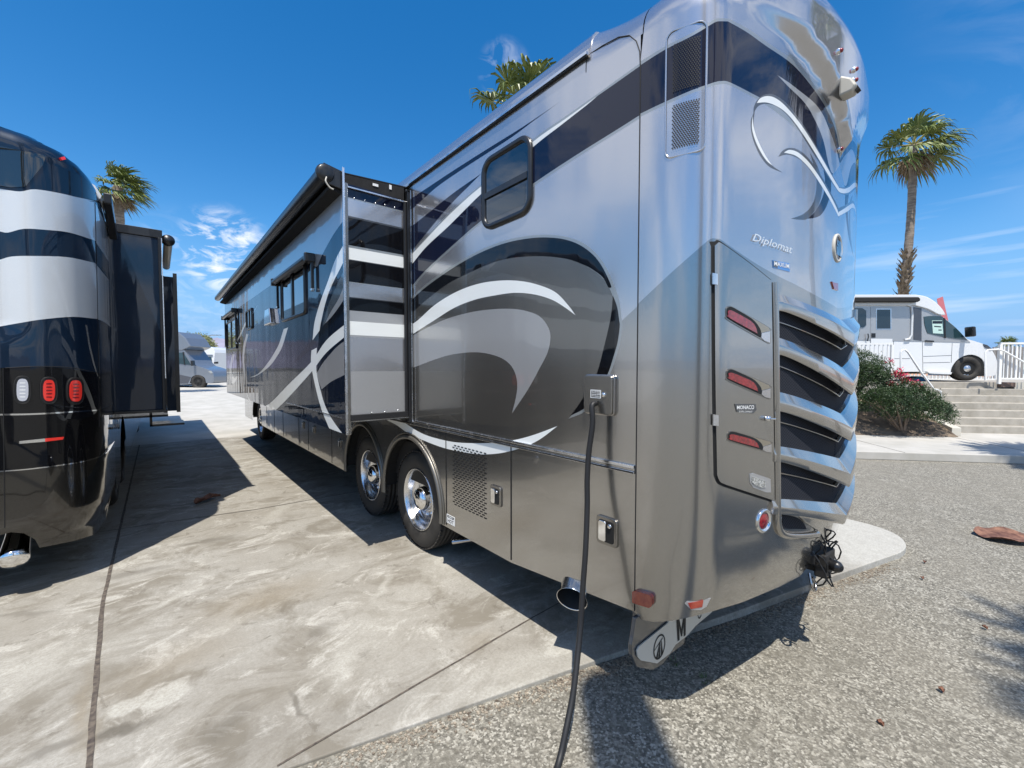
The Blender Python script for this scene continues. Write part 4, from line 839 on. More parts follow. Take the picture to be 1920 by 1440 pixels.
o = shell_patch('reverse_light', CAP, [(1401, 888), (1408, 886), (1440, 897), (1441, 922), (1432, 922), (1408, 913), (1402, 904)], GREYP, dr, .0125, .003)
shell_patch('lens', CAP, [(1404, 892), (1428, 900), (1430, 912), (1422, 913), (1408, 907), (1404, 902)], CLEAR, o, .0165, .004)
for p, q in (((1333, 513), (1342, 534)), ((1334, 776), (1343, 797))):
    pp = [(p[0], p[1]), (q[0], p[1]+2), (q[0], q[1]+1), (p[0], q[1])]; o = shell_patch('hinge', CAP, pp, ALU, dr, .016, .008)
c = CAP.map([CAP.inv(1432, 784)], .012)[0]; b = MB(); b.lathe(c, (-.2, -1, 0), [(.012, 0), (.012, .02), (0, .022)], 12); b.tube([c+[-.01, -.022, 0], c+[.035, -.028, -.003]], .005, 6); b.build('latch', CHROME, dr)
def shell_text(body, quad, m, name, parent, off=.014, shear=0, thick=0, spacing=1.):
    q, f = text_geo(body, shear, spacing); a, c, e, g = [np.array(CAP.inv(*p)) for p in quad]       # TL TR BR BL
    P = np.array([(g*(1-u)+e*u)*(1-v)+(a*(1-u)+c*u)*v for u, v in q]); V = CAP.map(P, off); me = D.meshes.new(name); me.from_pydata([tuple(p) for p in V], [], f); me.materials.append(m)
    if thick:
        bm = bmesh.new(); bm.from_mesh(me); r = bmesh.ops.solidify(bm, geom=bm.faces[:], thickness=thick); bm.to_mesh(me); bm.free()
    return link(name, me, parent)
pl = shell_patch('maker_plate', CAP, [(1373, 757), (1412, 757), (1414, 768), (1407, 775), (1377, 772)], DGREY, dr, .0125, .002)
shell_text('MONACO', [(1377, 760), (1409, 759), (1409, 767), (1377, 767)], WHITEPL, 'lettering', pl, .0132)
shell_text('DIPLOMAT', [(1381, 769.5), (1406, 770), (1406, 773.5), (1381, 772.5)], WHITEPL, 'lettering', pl, .0132)
for k in (1, -1):
    s_, z_ = CAP.inv(1432, 976); a = s_ if k == 1 else 2*SCN-s_
    c = CAP.map([(a, z_)])[0]; nn = CAP.map([(a, z_)], 1.)[0]-c
    b = MB(); b.lathe(c, nn, [(.062, -.01), (.062, .004), (.055, .010), (.048, .008), (.044, -.0), (.0, -.002)], 28, mats=[0, 0, 0, 0, 1]); o = b.build('round_fog_light', [CHROME, GAP], MH)
    b = MB(); b.lathe(c, nn, [(.041, .0005), (.03, .004), (0, .005)], 24); b.build('lens', RED, o)
# script name and small badge
SCR = mat('bright_script_metal', (.85, .86, .84), .35, .4)
shell_text('Diplomat', [(1409, 437), (1483, 462), (1484, 481), (1409, 456)], SCR, 'name_script', MH, .006, shear=.35)
bd = shell_patch('badge', CAP, [(1448, 488), (1479, 494), (1480, 510), (1449, 502)], BLUEL, MH, .003, .003)
shell_patch('badge_dark_half', CAP, [(1449, 489), (1457, 490.5), (1457, 502.5), (1449, 500.5)], DGREY, bd, .0036, .001)
shell_text('MAXUM', [(1450, 490), (1478, 495.5), (1478, 504), (1450, 498)], WHITEPL, 'lettering', bd, .0045)
mk = shell_patch('amber_marker', CAP, [(1558, 528), (1562, 530), (1589, 543), (1584, 552), (1562, 542)], REDD, MH, .006, .006)
# round emblem on the centre line
s_, z_ = CAP.inv(1571, 466); c = CAP.map([(SCN-.0, z_)])[0]; nn = np.array([0, -1., 0])
b = MB(); b.lathe(c+[0, .0, 0], nn, [(.085, -.01), (.083, .006), (.072, .008), (.068, .002), (0, .001)], 36, mats=[0, 0, 0, 1]); em = b.build('round_emblem', [CREAM, NAVY], MH)
b = MB()
for x0_, x1_ in ((-.03, -.045), (-.012, -.018), (.004, .004), (.02, .03), (.034, .052)):
    b.add([c+[x0_-.004, -.009, .04], c+[x0_+.004, -.009, .04], c+[x1_+.007, -.009, -.045], c+[x1_-.007, -.009, -.045]], [(0, 1, 2, 3)])
b.add([c+[-.05, -.009, .0], c+[.01, -.009, .045], c+[.015, -.009, .038], c+[-.05, -.009, -.008]], [(0, 1, 2, 3)])
b.build('emblem_rays', CHROME, em)
# rear camera
s_, z_ = CAP.inv(1581, 168); c = CAP.map([(s_, z_)], .0)[0]; b = MB()
b.prism([(.01, .065), (-.045, .025), (-.068, -.02), (-.048, -.045), (.01, -.05)], c+[-.045, 0, 0], (0, 1, 0), (0, 0, 1), (.085, 0, 0)); o = b.build('rear_camera', CREAM, MH, bevel=.010)
b = MB(); b.obox(c+[.0, -.062, -.028], (.018, 0, 0), (0, .006, .012), (0, -.008, .005)); b.build('camera_lens', GAP, o)
# ---- perforated corner grille
gp = [(1252, 66), (1320, 58), (1323, 160), (1321, 280), (1314, 290), (1256, 284), (1248, 277), (1249, 170)]
sA = CAP.inv(1250, 170)[0]; sB = CAP.inv(1322, 170)[0]; zlo = CAP.inv(1285, 287)[1]; zhi = CAP.inv(1285, 50)[1]; zs1, zs0 = CAP.inv(1285, 76)[1], CAP.inv(1285, 178)[1]
pr_ = rrect(sA, zlo, sB, zhi, .03, 4)
b = MB(); n = len(pr_); o_ = CAP.map(inset(pr_, -.010), -.002); i_ = CAP.map(inset(pr_, -.004), .006); j_ = CAP.map(pr_, .003)
b.add([tuple(p) for p in o_]+[tuple(p) for p in i_]+[tuple(p) for p in j_], [(k*n+i, k*n+(i+1) % n, (k+1)*n+(i+1) % n, (k+1)*n+i) for k in (0, 1) for i in range(n)], 0, True)
cg = b.build('corner_grille', SILVER, MH)
nj = 11; w_ = (sB-sA-.05)/nj
for part in ((zlo+.035, CAP.inv(1285, 190)[1]), (CAP.inv(1285, 165)[1], zhi-.06)):
    i = 0; z_ = part[0]; b = MB()
    while z_ < part[1]:
        for j in range(nj):
            sc_ = sA+.028+w_*(j+.5+(.25 if i % 2 else -.25)); cc = [(sc_+.34*w_*math.cos(a), z_+.34*w_*math.sin(a)) for a in np.linspace(0, 2*math.pi, 11)[:-1]]
            b.add([tuple(p) for p in CAP.map(cc, .0055)], [tuple(range(10))])
        z_ += w_*.86; i += 1
    b.build('perforated_field', GAP, cg)
# ---- chevron grille bars
def zof(py, px=1457): return CAP.inv(px, py)[1]
BARS = [((552, 576), (604, 640)), ((634, 658), (690, 728)), ((735, 762), (776, 813)), ((836, 857), (860, 898)), ((934, 954), (944, 972))]
LOUV = paint('louvre_silver_bronze', (.42, .40, .37), .9, .2, flake=.05)
def bar(zl0, zl1, zc0, zc1, name, m, P0=.016, P1=.085, fat=1.):
    g_ = gL-.03; st = np.r_[np.linspace(g_, SCN, 40), 2*SCN-np.linspace(g_, SCN, 40)[-2::-1]]; b = MB(); V = []
    for s_ in st:
        t = max(0, (min(s_, 2*SCN-s_)-gL)/(SCN-gL)); te = t**1.1; zt = zl0+(zc0-zl0)*te; zb = zl1+(zc1-zl1)*te; h = (zt-zb)*fat; P = P0+(P1-P0)*t**.7
        pr = [(-.03, zt+.10*h), (P*.30, zt+.02*h), (P*.86, zt-.42*h), (P*.97, zt-.50*h), (P, zt-.60*h), (P*.97, zt-.95*h), (P*.90, zt-1.02*h), (P*.35, zt-.92*h), (-.03, zt-.66*h)]
        for o_, z_ in pr: V.append(CAP.map([(s_, z_)], o_)[0])
    n = 9; k = len(st); b.add(V[:9], [tuple(range(9))]); b.add(V[-9:], [tuple(range(9))]); b.add(V, [(i*n+j, i*n+(j+1) % n, (i+1)*n+(j+1) % n, (i+1)*n+j) for i in range(k-1) for j in range(n)], 0, True)
    me = b.mesh(name, m); me.set_sharp_from_angle(angle=rad(24)); return link(name, me, MH)
for (l0, l1), (c0_, c1_) in BARS:
    bar(zof(l0), zof(l1), on(1568, c0_, 0, 1.295)[2], on(1568, c1_, 0, 1.295)[2], 'grille_bar', LOUV, fat=1.28)
for k, ((l0, l1), (c0_, c1_)) in enumerate(BARS[:4]):
    bar(zof(l1+26), zof(l1+29), on(1568, c1_+12, 0, 1.295)[2], on(1568, c1_+16, 0, 1.295)[2], 'grille_slat', BRONZE2, .004, .02, 1.)
# frame post beside the grille and the lower bumper lip
b = MB(); pts = [CAP.map([CAP.inv(px_, py_)], .004)[0] for px_, py_ in ((1449, 530), (1451, 600), (1452, 700), (1454, 850), (1455, 950), (1457, 985), (1466, 1000), (1490, 1004), (1530, 1001))]
b.tube(cr(pts, 5), .020, 10); q = [(2.59-p[0], p[1], p[2]) for p in cr(pts, 5)]; b.tube(q, .018, 10); b.build('grille_frame', BRONZE, MH)
sl = shell_patch('lower_vent', CAP, J([(1465, 966), (1478, 966), (1495, 971), (1506, 981), (1511, 992)], [(1511, 992), (1466, 991)]), WIRE, MH, .004, .004)
b = MB(); P = [CAP.map([CAP.inv(*p)], .006)[0] for p in ((1464, 963), (1480, 963), (1498, 968), (1509, 979), (1530, 996), (1466, 995))]; b.tube(cr(P, 4, True), .005, 6, closed=True); b.build('lower_vent_rim', BRONZE, sl)
# ---- rock guard across the tail
Y_ = .37
def GP(pts): return [(on(a, c, 1, Y_)[0], on(a, c, 1, Y_)[2]) for a, c in pts]
og = GP([(1191, 1196), (1188, 1212), (1189, 1232), (1198, 1253), (1228, 1259), (1246, 1248), (1262, 1228), (1286, 1210), (1289, 1197), (1302, 1184), (1336, 1148)])
xr = og[-1][0]
left = og+[(xr+.02, .50), (og[0][0]+.02, .50)]
zr_ = og[-1][1]
b = MB(); b.prism(left, (0, Y_+.012, 0), (1, 0, 0), (0, 0, 1), (0, .02, 0)); b.prism([(xr+.02, .35), (2.45, .22), (2.62, .28), (2.6, .5), (xr+.02, .5)], (0, Y_+.012, 0), (1, 0, 0), (0, 0, 1), (0, .02, 0)); b.box((0.02, Y_+.02, .44), (2.57, Y_+.06, .56)); mf = b.build('rock_guard', DGREY, MH, bevel=.003)
pp = GP([(1254, 1168), (1199, 1213), (1195, 1221), (1197, 1233), (1203, 1239), (1233, 1244.5), (1257, 1226), (1268, 1209), (1290, 1192), (1305, 1174), (1336, 1148)])+[(xr+.02, .49), (on(1254, 1168, 1, Y_)[0]+.05, .49)]
b = MB(); b.prism(pp, (0, Y_+.003, 0), (1, 0, 0), (0, 0, 1), (0, .006, 0)); plt = b.build('guard_plate', CREAM, mf)
def gtext(body, tl, tr, br, bl_, nm):
    a, c, e, g = [np.array([on(x, y, 1, Y_)[0], on(x, y, 1, Y_)[2]]) for x, y in (tl, tr, br, bl_)]
    def pt(u, v): p = (g*(1-u)+e*u)*(1-v)+(a*(1-u)+c*u)*v; return (p[0], Y_+.001, p[1])
    flat_text(body, pt, nm, GAP, plt)
gtext('M', (1268.5, 1160), (1286.5, 1157), (1286, 1191), (1271, 1203), 'letter')
gtext('O', (1308, 1146), (1316, 1140), (1316, 1158), (1309, 1163), 'letter')
# emblem: ring with rays
cx, cz = on(1237, 1213, 1, Y_)[0], on(1237, 1213, 1, Y_)[2]
el = on(1226, 1216, 1, Y_)[0]; er = on(1248, 1209, 1, Y_)[0]; rr = (er-el)/2; rz = (on(1237, 1191, 1, Y_)[2]-on(1237, 1236, 1, Y_)[2])/2
b = MB(); n = 36
V = [(cx+rr*k*math.cos(a), Y_+.001, cz+rz*k*math.sin(a)) for k in (1, .86) for a in np.linspace(0, 2*math.pi, n+1)[:-1]]
b.add(V, [(i, (i+1) % n, n+(i+1) % n, n+i) for i in range(n)])
for x0_, x1_, w0, w1 in ((.05, -.45, .03, .16), (.15, -.02, .03, .15), (.35, .45, .04, .18)):
    b.add([(cx+rr*(x0_-w0), Y_+.0012, cz+rz*.35), (cx+rr*(x0_+w0), Y_+.0012, cz+rz*.35), (cx+rr*(x1_+w1), Y_+.0012, cz-rz*.85), (cx+rr*(x1_-w1), Y_+.0012, cz-rz*.85)], [(0, 1, 2, 3)])
b.add([(cx-rr*.9, Y_+.0012, cz-rz*.0), (cx+rr*.55, Y_+.0012, cz+rz*.62), (cx+rr*.5, Y_+.0012, cz+rz*.48), (cx-rr*.9, Y_+.0012, cz-rz*.06)], [(0, 1, 2, 3)])
b.build('ring_emblem', GAP, plt)
# ---- tow hitch
hc_ = np.array([1.295, .05, .55]); b = MB(); b.box((1.24, -.06, .50), (1.35, .6, .62)); b.box((1.20, -.10, .49), (1.39, -.04, .63)); th = b.build('tow_hitch', DARKST, MH, bevel=.008)
b = MB(); b.box((1.14, -.06, .58), (1.2, .03, .64)); b.lathe((1.295, -.08, .56), (-.4, -1, 0), [(.035, 0), (.035, .07), (.02, .09), (0, .09)], 14); b.build('socket', BLACKM, th, bevel=.006)
b = MB()
for k in range(8):
    cx_ = 1.14+.045*k; r_ = .055+.025*(k % 3); th_ = k*.9
    b.tube([(cx_+r_*.35*math.cos(a+th_), -.06-.03*math.sin(a*2+k)-.02*(k % 2), .60+(-.06 if k % 2 else .05)+r_*1.3*math.sin(a)) for a in np.linspace(0, 2*math.pi, 15)[:-1]], .0045, 6, closed=True)
b.build('cable_coil', RUBBER, th)
b = MB()
for k in (0, 1):
    b.tube(cr([(1.15+.27*k, -.03, .52), (1.13+.27*k, -.05, .46), (1.16+.27*k, -.06, .42), (1.20+.27*k, -.05, .45), (1.17+.27*k, -.04, .49)], 4), .008, 6)
b.build('safety_hook', STEEL, th)
# small filler under the bumper corner where the shell tucks in
#@@LEFT
# ---------------------------------------------------------------- the second coach, left
LC = empty('neighbour_motorhome', (-3.5, 9, 0), 'navy, black and pearl motorhome at the left edge, with two red lamps on its tail', 'motorhome')
LCS = paint('pearl_white_paint', (.74, .75, .74), .2, .36, flake=.05)
lhalf = [(-2.2, 5.3), (-2.2, 4.9), (-2.205, 4.6), (-2.225, 4.38), (-2.28, 4.2), (-2.38, 4.08), (-2.54, 4.0), (-2.75, 3.96), (-3.1, 3.93), (-3.5, 3.92)]
LS = Shell(lhalf+[(-7.0-x, y) for x, y in lhalf[-2::-1]], None, -1); LSC = LS.len/2
def disp_l(s, z):
    u = np.where(s > LSC, 2*LSC-s, s); zt = np.interp(u, [0, .9, 1.3, 1.7, LSC], [3.37, 3.45, 3.52, 3.58, 3.66]); t = np.clip((z-(zt-.16))/.16, 0, .9999); d = -.17*(1-np.sqrt(1-t*t))
    d += .05*sstep(u, 1.30, 1.50)*(sstep(z, .6, .9))*0-.03*sstep(u, 1.42, 1.62)*sstep(z, 1.9, 2.1)
    zb = .62; t2 = np.clip((zb-z)/.2, 0, 1); d -= .05*t2**2; return d
LS.disp = disp_l; LS.prep(LSC, .3, 3.7); LS.smax = LSC
zt_l = lambda u: float(np.interp(u, [0, .9, 1.3, 1.7, LSC], [3.37, 3.45, 3.52, 3.58, 3.66]))
lbot = LS.px([(205, 955), (198, 975), (191, 985), (178, 1002), (140, 1014), (86, 1025), (74, 1027), (66, 1012), (45, 1000), (20, 998), (2, 1003)])
lbot = [(0, .44)]+[p for p in lbot if p[0] > .35]; lbot = lbot+[(LSC, .5)]
ltop = [(u, zt_l(u)-.001) for u in np.linspace(0, LSC, 30)]
lm = lambda P: [(2*LSC-a, c) for a, c in P]
lout = lbot+lm(lbot[:-1])[::-1]+lm(ltop[:-1])+ltop[::-1]
def band(top, bot, m):
    a = LS.px(cr(top, 4)); c = LS.px(cr(bot, 4)); P = [(-.1, a[-1][1])]+a[::-1]+[(LSC+.01, a[0][1]), (LSC+.01, c[0][1])]+c+[(-.1, c[-1][1])]; return P, m
b1 = [(0, 354), (37, 359), (67, 355), (125, 365), (178, 380)]; b2 = [(0, 434), (15, 436), (45, 429), (87, 431), (130, 436), (178, 451)]; b3 = [(0, 487), (22, 481), (60, 480), (125, 482), (178, 493)]; b4 = [(0, 612), (40, 605), (78, 599), (136, 594), (182, 598)]
b5 = [(0, 690), (60, 688), (120, 690), (183, 700)]; b7 = [(0, 883), (60, 878), (148, 866), (188, 855)]
zz = LS.inv(100, 230)[1]+.5
LL = [band([(0, 200), (90, 240), (178, 300)], b1, 1), band(b1, b2, 0), band(b2, b3, 1), band(b3, b4, 0), band(b4, b5, 1), band(b5, b7, 2), band([(0, 776), (60, 775), (120, 772), (184, 768)], [(0, 779), (60, 778), (120, 774.5), (184, 770)], 3), band(b7, [(0, 1100), (60, 1100), (180, 1090)], 4), band([(0, 883), (60, 878), (148, 866), (188, 855)], [(0, 885), (60, 880), (148, 868), (188, 857)], 3)]
LL2 = []
for p, m in LL: LL2 += [(p, m), (lm(p), m)]
wpx = [(0, 262), (40, 283), (86, 291), (80, 310), (62, 332), (48, 350), (20, 352), (0, 352)]
lw = LS.px(wpx); lw = lw[1:-1]+[(LSC, lw[-1][1]), (LSC, lw[0][1])]
LBZ = paint('mirror_dark_bronze', (.05, .047, .042), .8, .16, flake=.05)
NAVYL = paint('gloss_navy', (.005, .016, .036), .1, .4, flake=.1, spec=.1)
painted('rear_cap', lout, LL2, LS.map, [LCS, NAVYL, BLACKP, CHROME, LBZ], LC, grid=(.05, .05), flip=not CF)
CF = False
o = painted('rear_window', lw+lm(lw[:-2])[::-1], [], lambda q: LS.map(q, .006), [GLASS], LC, grid=(.06, .06), flip=True)
def lpatch(name, pts, m, parent, off, th):
    P = LS.px(pts); o = painted(name, P, [], lambda q: LS.map(q, off), [m], parent, grid=(.04, .04), flip=True); n = len(P); a = LS.map(P, off); c = LS.map(P, off-th)
    bm = bmesh.new(); bm.from_mesh(o.data); vs = [bm.verts.new(p) for p in list(map(tuple, a))+list(map(tuple, c))]
    for i in range(n): bm.faces.new([vs[i], vs[(i+1) % n], vs[n+(i+1) % n], vs[n+i]])
    bm.to_mesh(o.data); bm.free(); return o
def oval(cx, cy, w, h, n=20):
    out = []
    for k in range(n):
        a = 2*math.pi*k/n; c, s_ = math.cos(a), math.sin(a); out.append((cx+w*math.copysign(abs(c)**.7, c), cy+h*math.copysign(abs(s_)**.7, s_)))
    return out
WL = mat('white_led_lens', (.55, .56, .6), .2, 0, 1.)
for cx, cy, w, h, m, lb_ in ((42, 731, 11, 21, WL, 'clear white lens'), (91, 732, 11, 20, REDL, None), (140, 733, 11, 20, REDL, None)):
    o = lpatch('lamp', oval(cx, cy, w+6, h+6), BLACKM, LC, .006, .01)
    if lb_: o['label'] = 'tail lamp with a clear white lens'
    b = MB(); P = [LS.map([LS.inv(*p)], .008)[0] for p in oval(cx, cy, w+4.5, h+4.5)]; b.tube(P, .0035, 6, closed=True); b.build('lamp_rim', DARKST, o)
    lpatch('lens', oval(cx, cy, w, h), m, o, .013, .008)
    b = MB()
    for k in range(5):
        P = [LS.map([LS.inv(*p)], .0135)[0] for p in oval(cx, cy-h*.62+k*h*.31, w*.55, h*.07, 8)]; b.add(P, [tuple(range(8))])
    b.build('led_rows', WHITEPL if m is WL else RED, o)
lpatch('name_plate', [(36, 827), (84, 822), (84, 828), (36, 832)], CHROME, LC, .008, .006); lpatch('name_plate', [(84, 822), (119, 819), (117, 824), (84, 828)], REDL, LC, .008, .006)
for pts_ in ([(6, 690), (7, 780), (8, 880), (9, 990)], [(10, 690), (70, 687), (130, 689), (183, 699)], [(178, 380), (181, 500), (184, 640), (186, 800)]):
    b = MB(); b.tube([LS.map([LS.inv(*p)], .0005)[0] for p in cr(pts_, 4)], .003, 5); b.build('panel_seam', GAP, LC)
lpatch('marker_light', [(110, 296), (117, 294), (120, 299), (113, 301)], REDL, LC, .02, .02)
q = LS.map([LS.inv(22, 1044)], -.02)[0]; b = MB(); b.lathe(q+[0, .26, .13], (.03, -.86, -.5), [(.07, 0), (.075, .12), (.085, .25), (.09, .31), (.086, .325), (.06, .345), (0, .355)], 28); b.build('exhaust_pipe', [CHROME, GAP], LC)
# body side, roof
lay = [([(5.2, 3.05), (17, 3.05), (17, 3.4), (5.2, 3.4)], 1), ([(5.2, 2.1), (17, 2.1), (17, 2.65), (5.2, 2.75)], 1), ([(5.2, .3), (17, .3), (17, 1.9), (5.2, 1.75)], 2)]
lwl = [(6.6, .5), (7.9, .5)]
painted('side_wall', [(5.28, .44), (17, .44), (17, 3.30), (5.28, 3.30)], lay, lambda P: np.stack([np.full(len(P), -2.2), P[:, 0], P[:, 1]], 1), [LCS, NAVYL, BLACKP], LC, holes=[arch(y, z, .6) for y, z in lwl[:1]])
b = MB(); b.box((-4.8, 5.28, .44), (-4.78, 17, 3.3)); b.box((-4.8, 17, .44), (-2.2, 17.2, 3.3)); b.build('far_side', NAVYL, LC)
b = MB(); pr = [(-2.2, 3.29), (-2.19, 3.32), (-2.23, 3.40), (-2.35, 3.47), (-2.7, 3.54), (-3.5, 3.60), (-4.3, 3.54), (-4.65, 3.47), (-4.78, 3.4), (-4.8, 3.29)]
b.prism(pr, (0, 4.6, 0), (1, 0, 0), (0, 0, 1), (0, 12.5, 0)); b.build('roof', LCS, LC)
N_ = 60; ss = np.linspace(0, 2*LSC, N_); rim = LS.map(np.stack([ss, [zt_l(min(u, 2*LSC-u))-.002 for u in ss]], 1)); b = MB()
b.add([tuple(p) for p in rim]+[(min(max(p[0], -4.5), -2.5), 4.9, 3.5) for p in rim], [(i, i+1, N_+i+1, N_+i) for i in range(N_-1)], 0, True); b.build('cap_top', NAVYL, LC)
b = MB(); b.box((-4.7, 4.5, .5), (-2.3, 16.8, .9)); b.build('chassis', DARKST, LC)
for y in (6.6, 7.9, 14.5):
    b = MB(); b.lathe((-2.28, y, .48), (-1, 0, 0), [(.29, .03), (.3, 0), (.42, -.01), (.46, .02), (.475, .05), (.475, .26), (.3, .28), (0, .28)], 36); o = b.build('wheel', TYRE, LC); b = MB(); b.lathe((-2.28, y, .48), (-1, 0, 0), [(.295, .02), (.27, .1), (.15, .12), (.11, .06), (0, .04)], 32); b.build('rim', ALU, o)
def zy(px_, py_, y): return on(px_, py_, 1, y)[2]
z0_, z1_ = zy(300, 768, 5.35), zy(300, 447, 5.35)
b = MB(); b.box((-2.3, 5.35, z0_), (-1.785, 6.9, z1_)); s1 = b.build('slide_out', NAVYL, LC, bevel=.006)
b = MB(); b.box((-2.2, 5.34, z1_), (-1.76, 6.9, z1_+.09)); b.box((-2.2, 5.335, z0_-.03), (-1.76, 6.9, z0_), 0); b.box((-1.80, 5.325, z0_), (-1.775, 5.35, z1_)); b.build('slide_trim', BLACKM, s1, bevel=.004)
b = MB(); b.box((-1.772, 5.33, z0_+.35), (-1.764, 5.345, z1_)); b.build('edge_strip', ALU, s1)
b = MB(); b.tube([(-1.71, 5.40, z1_-.02), (-1.71, 6.9, z1_-.02)], .042, 16); b.build('awning_roller', CREAM, s1)
b = MB(); b.lathe((-1.71, 5.41, z1_-.0), (0, -1, 0), [(.062, 0), (.064, .02), (.05, .05), (0, .055)], 18); b.build('end_cap', BLACKM, s1)
z2_, z3_ = zy(330, 770, 6.95), zy(330, 520, 6.95)
b = MB(); b.box((-2.3, 6.95, z2_), (-1.60, 15.5, z3_)); s2 = b.build('slide_out', NAVYL, LC, bevel=.006)
b = MB(); b.box((-1.64, 6.93, z2_-.02), (-1.595, 6.95, z3_+.05)); b.box((-1.78, 6.925, z2_-.02), (-1.74, 6.945, z3_)); b.build('slide_trim', BLACKM, s2)
b = MB(); b.prism([(4.75, 3.40), (5.35, 3.22), (5.35, 3.10), (4.75, 3.30)], (-2.19, 0, 0), (0, 1, 0), (0, 0, 1), (.06, 0, 0)); b.build('awning_bracket', BLACKM, LC, bevel=.01)
b = MB(); b.box((-1.98, 9.9, .62), (-1.45, 10.5, .66)); b.box((-2.2, 9.9, .8), (-1.7, 10.5, .84)); b.box((-1.98, 9.9, .62), (-1.94, 9.94, .9)); b.build('entry_step', BLACKM, LC)
#@@FAR
# ---------------------------------------------------------------- far vehicles beyond the lot (upright outlines with real depth)
FH = np.array([math.sin(YAW), math.cos(YAW), 0.])
def DP(pts, dep):
    """pixels -> (right, up) metres on the upright plane DEP metres ahead"""
    out = []
    for a, c in pts:
        d = ray(a, c); P = CAM+d*(dep/(d@FH)); out.append((float((P-CAM)@RT), float(P[2])))
    return out
def DO(dep): return np.array([CAM[0], CAM[1], 0])+FH*dep
def dprism(mb, pts, dep, th, m=0): mb.prism(DP(pts, dep), DO(dep), RT, Z, FH*th, m)
def dwheel(cx, cy, rp, dep, parent, tm, rm, w=.26):
    (u, z), = DP([(cx, cy)], dep); r = rp*dep/FPX; c = DO(dep)+RT*u+Z*z
    b = MB(); b.lathe(c, FH, [(r*.6, .02), (r*.66, -.01), (r*.9, -.02), (r, .03), (r, w), (r*.5, w+.01), (0, w+.01)], 32); o = b.build('wheel', tm, parent)
    b = MB(); b.lathe(c, FH, [(r*.62, .01), (r*.56, .05), (r*.40, .03), (r*.3, .055), (r*.2, .0), (0, -.01)], 28); b.build('rim', rm, o)
    b = MB()
    for k in range(6):
        a = 2*math.pi*k/6+.3; b.disc(c+FH*.028+(RT*math.cos(a)+Z*math.sin(a))*r*.45, -FH, r*.085, 8)
    b.build('rim_holes', GAP, o)
GREYV = paint('grey_van_paint', (.20, .22, .25), .4, .35); DARKV = paint('dark_van_paint', (.06, .065, .08), .3, .35); WHITEV = paint('white_van_paint', (.72, .73, .73), 0, .35, flake=0)
GLV = mat('van_window_glass', (.02, .05, .06), .03, 0, 1.)
dep = 30.
v1 = empty('camper_van', tuple(DO(dep)), 'grey camper van with an overcab bunk, parked far off between the two motorhomes', 'camper van'); v1.location = DO(dep)+RT*(-22)+Z*.3
b = MB(); dprism(b, J([(240, 655), (345, 656)], [(345, 656), (352, 666), (362, 680), (368, 686)], [(368, 686), (385, 691), (396, 696), (400, 702), (401, 708), (400, 717), (392, 719)], [(392, 719), (386, 718)], [(386, 718), (383, 708), (371, 703), (360, 707), (356, 718)], [(356, 718), (350, 721), (240, 724)]), dep, 2.0); b.build('body', GREYV, v1, bevel=.03)
b = MB(); dprism(b, [(240, 622), (333, 622), (347, 633), (357, 649), (352, 652), (340, 657), (240, 657)], dep-.05, 2.1); b.build('overcab_bunk', GREYV, v1, bevel=.05)
b = MB(); dprism(b, [(240, 700), (335, 702), (358, 707), (352, 719), (240, 721)], dep-.01, .02); b.build('lower_cladding', DARKV, v1)
b = MB(); dprism(b, [(330, 661), (343, 661), (355, 680), (357, 684), (345, 683), (330, 681)], dep-.03, .03); b.build('side_window', GLV, v1)
b = MB(); dprism(b, [(342, 660), (344, 660), (347, 684), (345, 684)], dep-.05, .03); b.build('window_post', BLACKM, v1); b = MB(); dprism(b, [(357, 676), (361, 676), (362, 685), (358, 686)], dep-.3, .2); b.build('wing_mirror', BLACKM, v1)
b = MB(); dprism(b, [(390, 696), (396, 695), (399, 700), (394, 700)], dep-.02, .04); b.build('headlight', CLEAR, v1)
dwheel(371, 716.5, 13.5, dep, v1, TYRE, DARKST)
b = MB(); dprism(b, [(240, 722), (352, 719), (352, 722), (240, 727)], dep+.2, 1.6); b.build('underbody', GAP, v1)
dep = 38.
v2 = empty('camper_van', tuple(DO(dep)+RT*-29+Z*.4), 'white camper with a rounded overcab roof, half hidden behind the grey camper van', 'camper van')
b = MB(); dprism(b, J([(300, 651), (352, 650), (390, 650)], [(390, 650), (399, 653), (403, 661)], [(403, 661), (402, 672), (401, 684), (400, 700), (400, 712)], [(400, 712), (300, 712)]), dep, 2.2); b.build('body', WHITEV, v2, bevel=.04)
b = MB(); dprism(b, [(357, 668), (396, 669), (398, 682), (362, 681)], dep-.03, .04); b.build('windscreen', GLV, v2)
b = MB(); dprism(b, [(356, 664), (398, 665), (399, 668), (356, 667)], dep-.05, .05); b.build('roof_shade', GREYV, v2)
b = MB(); dprism(b, [(401, 679), (408, 678), (408, 682), (401, 682)], dep-.1, .1); b.build('wing_mirror', BLACKM, v2)
# low buildings and scrub on the skyline
b = MB(); dprism(b, [(404, 668), (409, 666), (413, 668), (416, 667), (416, 671), (404, 671)], 85, 3); b.build('low_house', WHITEPL, None, 'tiny white house far off at the foot of the mountains', 'house')
# street lamp
b = MB(); u = DP([(379, 690), (379, 640), (386, 632), (396, 628.5), (404, 628.5)], 46); P = [DO(46)+RT*a+Z*c for a, c in u]; P[0][2] = 0; b.tube([P[0]]+cr(P[1:], 4), .06, 8); sl_ = b.build('street_lamp', ALU, None, 'thin curved-arm street lamp in front of the mountains', 'street lamp')
b = MB(); b.obox(P[-1]+RT*.3, RT*.35, FH*.12, Z*.05); b.build('lamp_head', ALU, sl_)
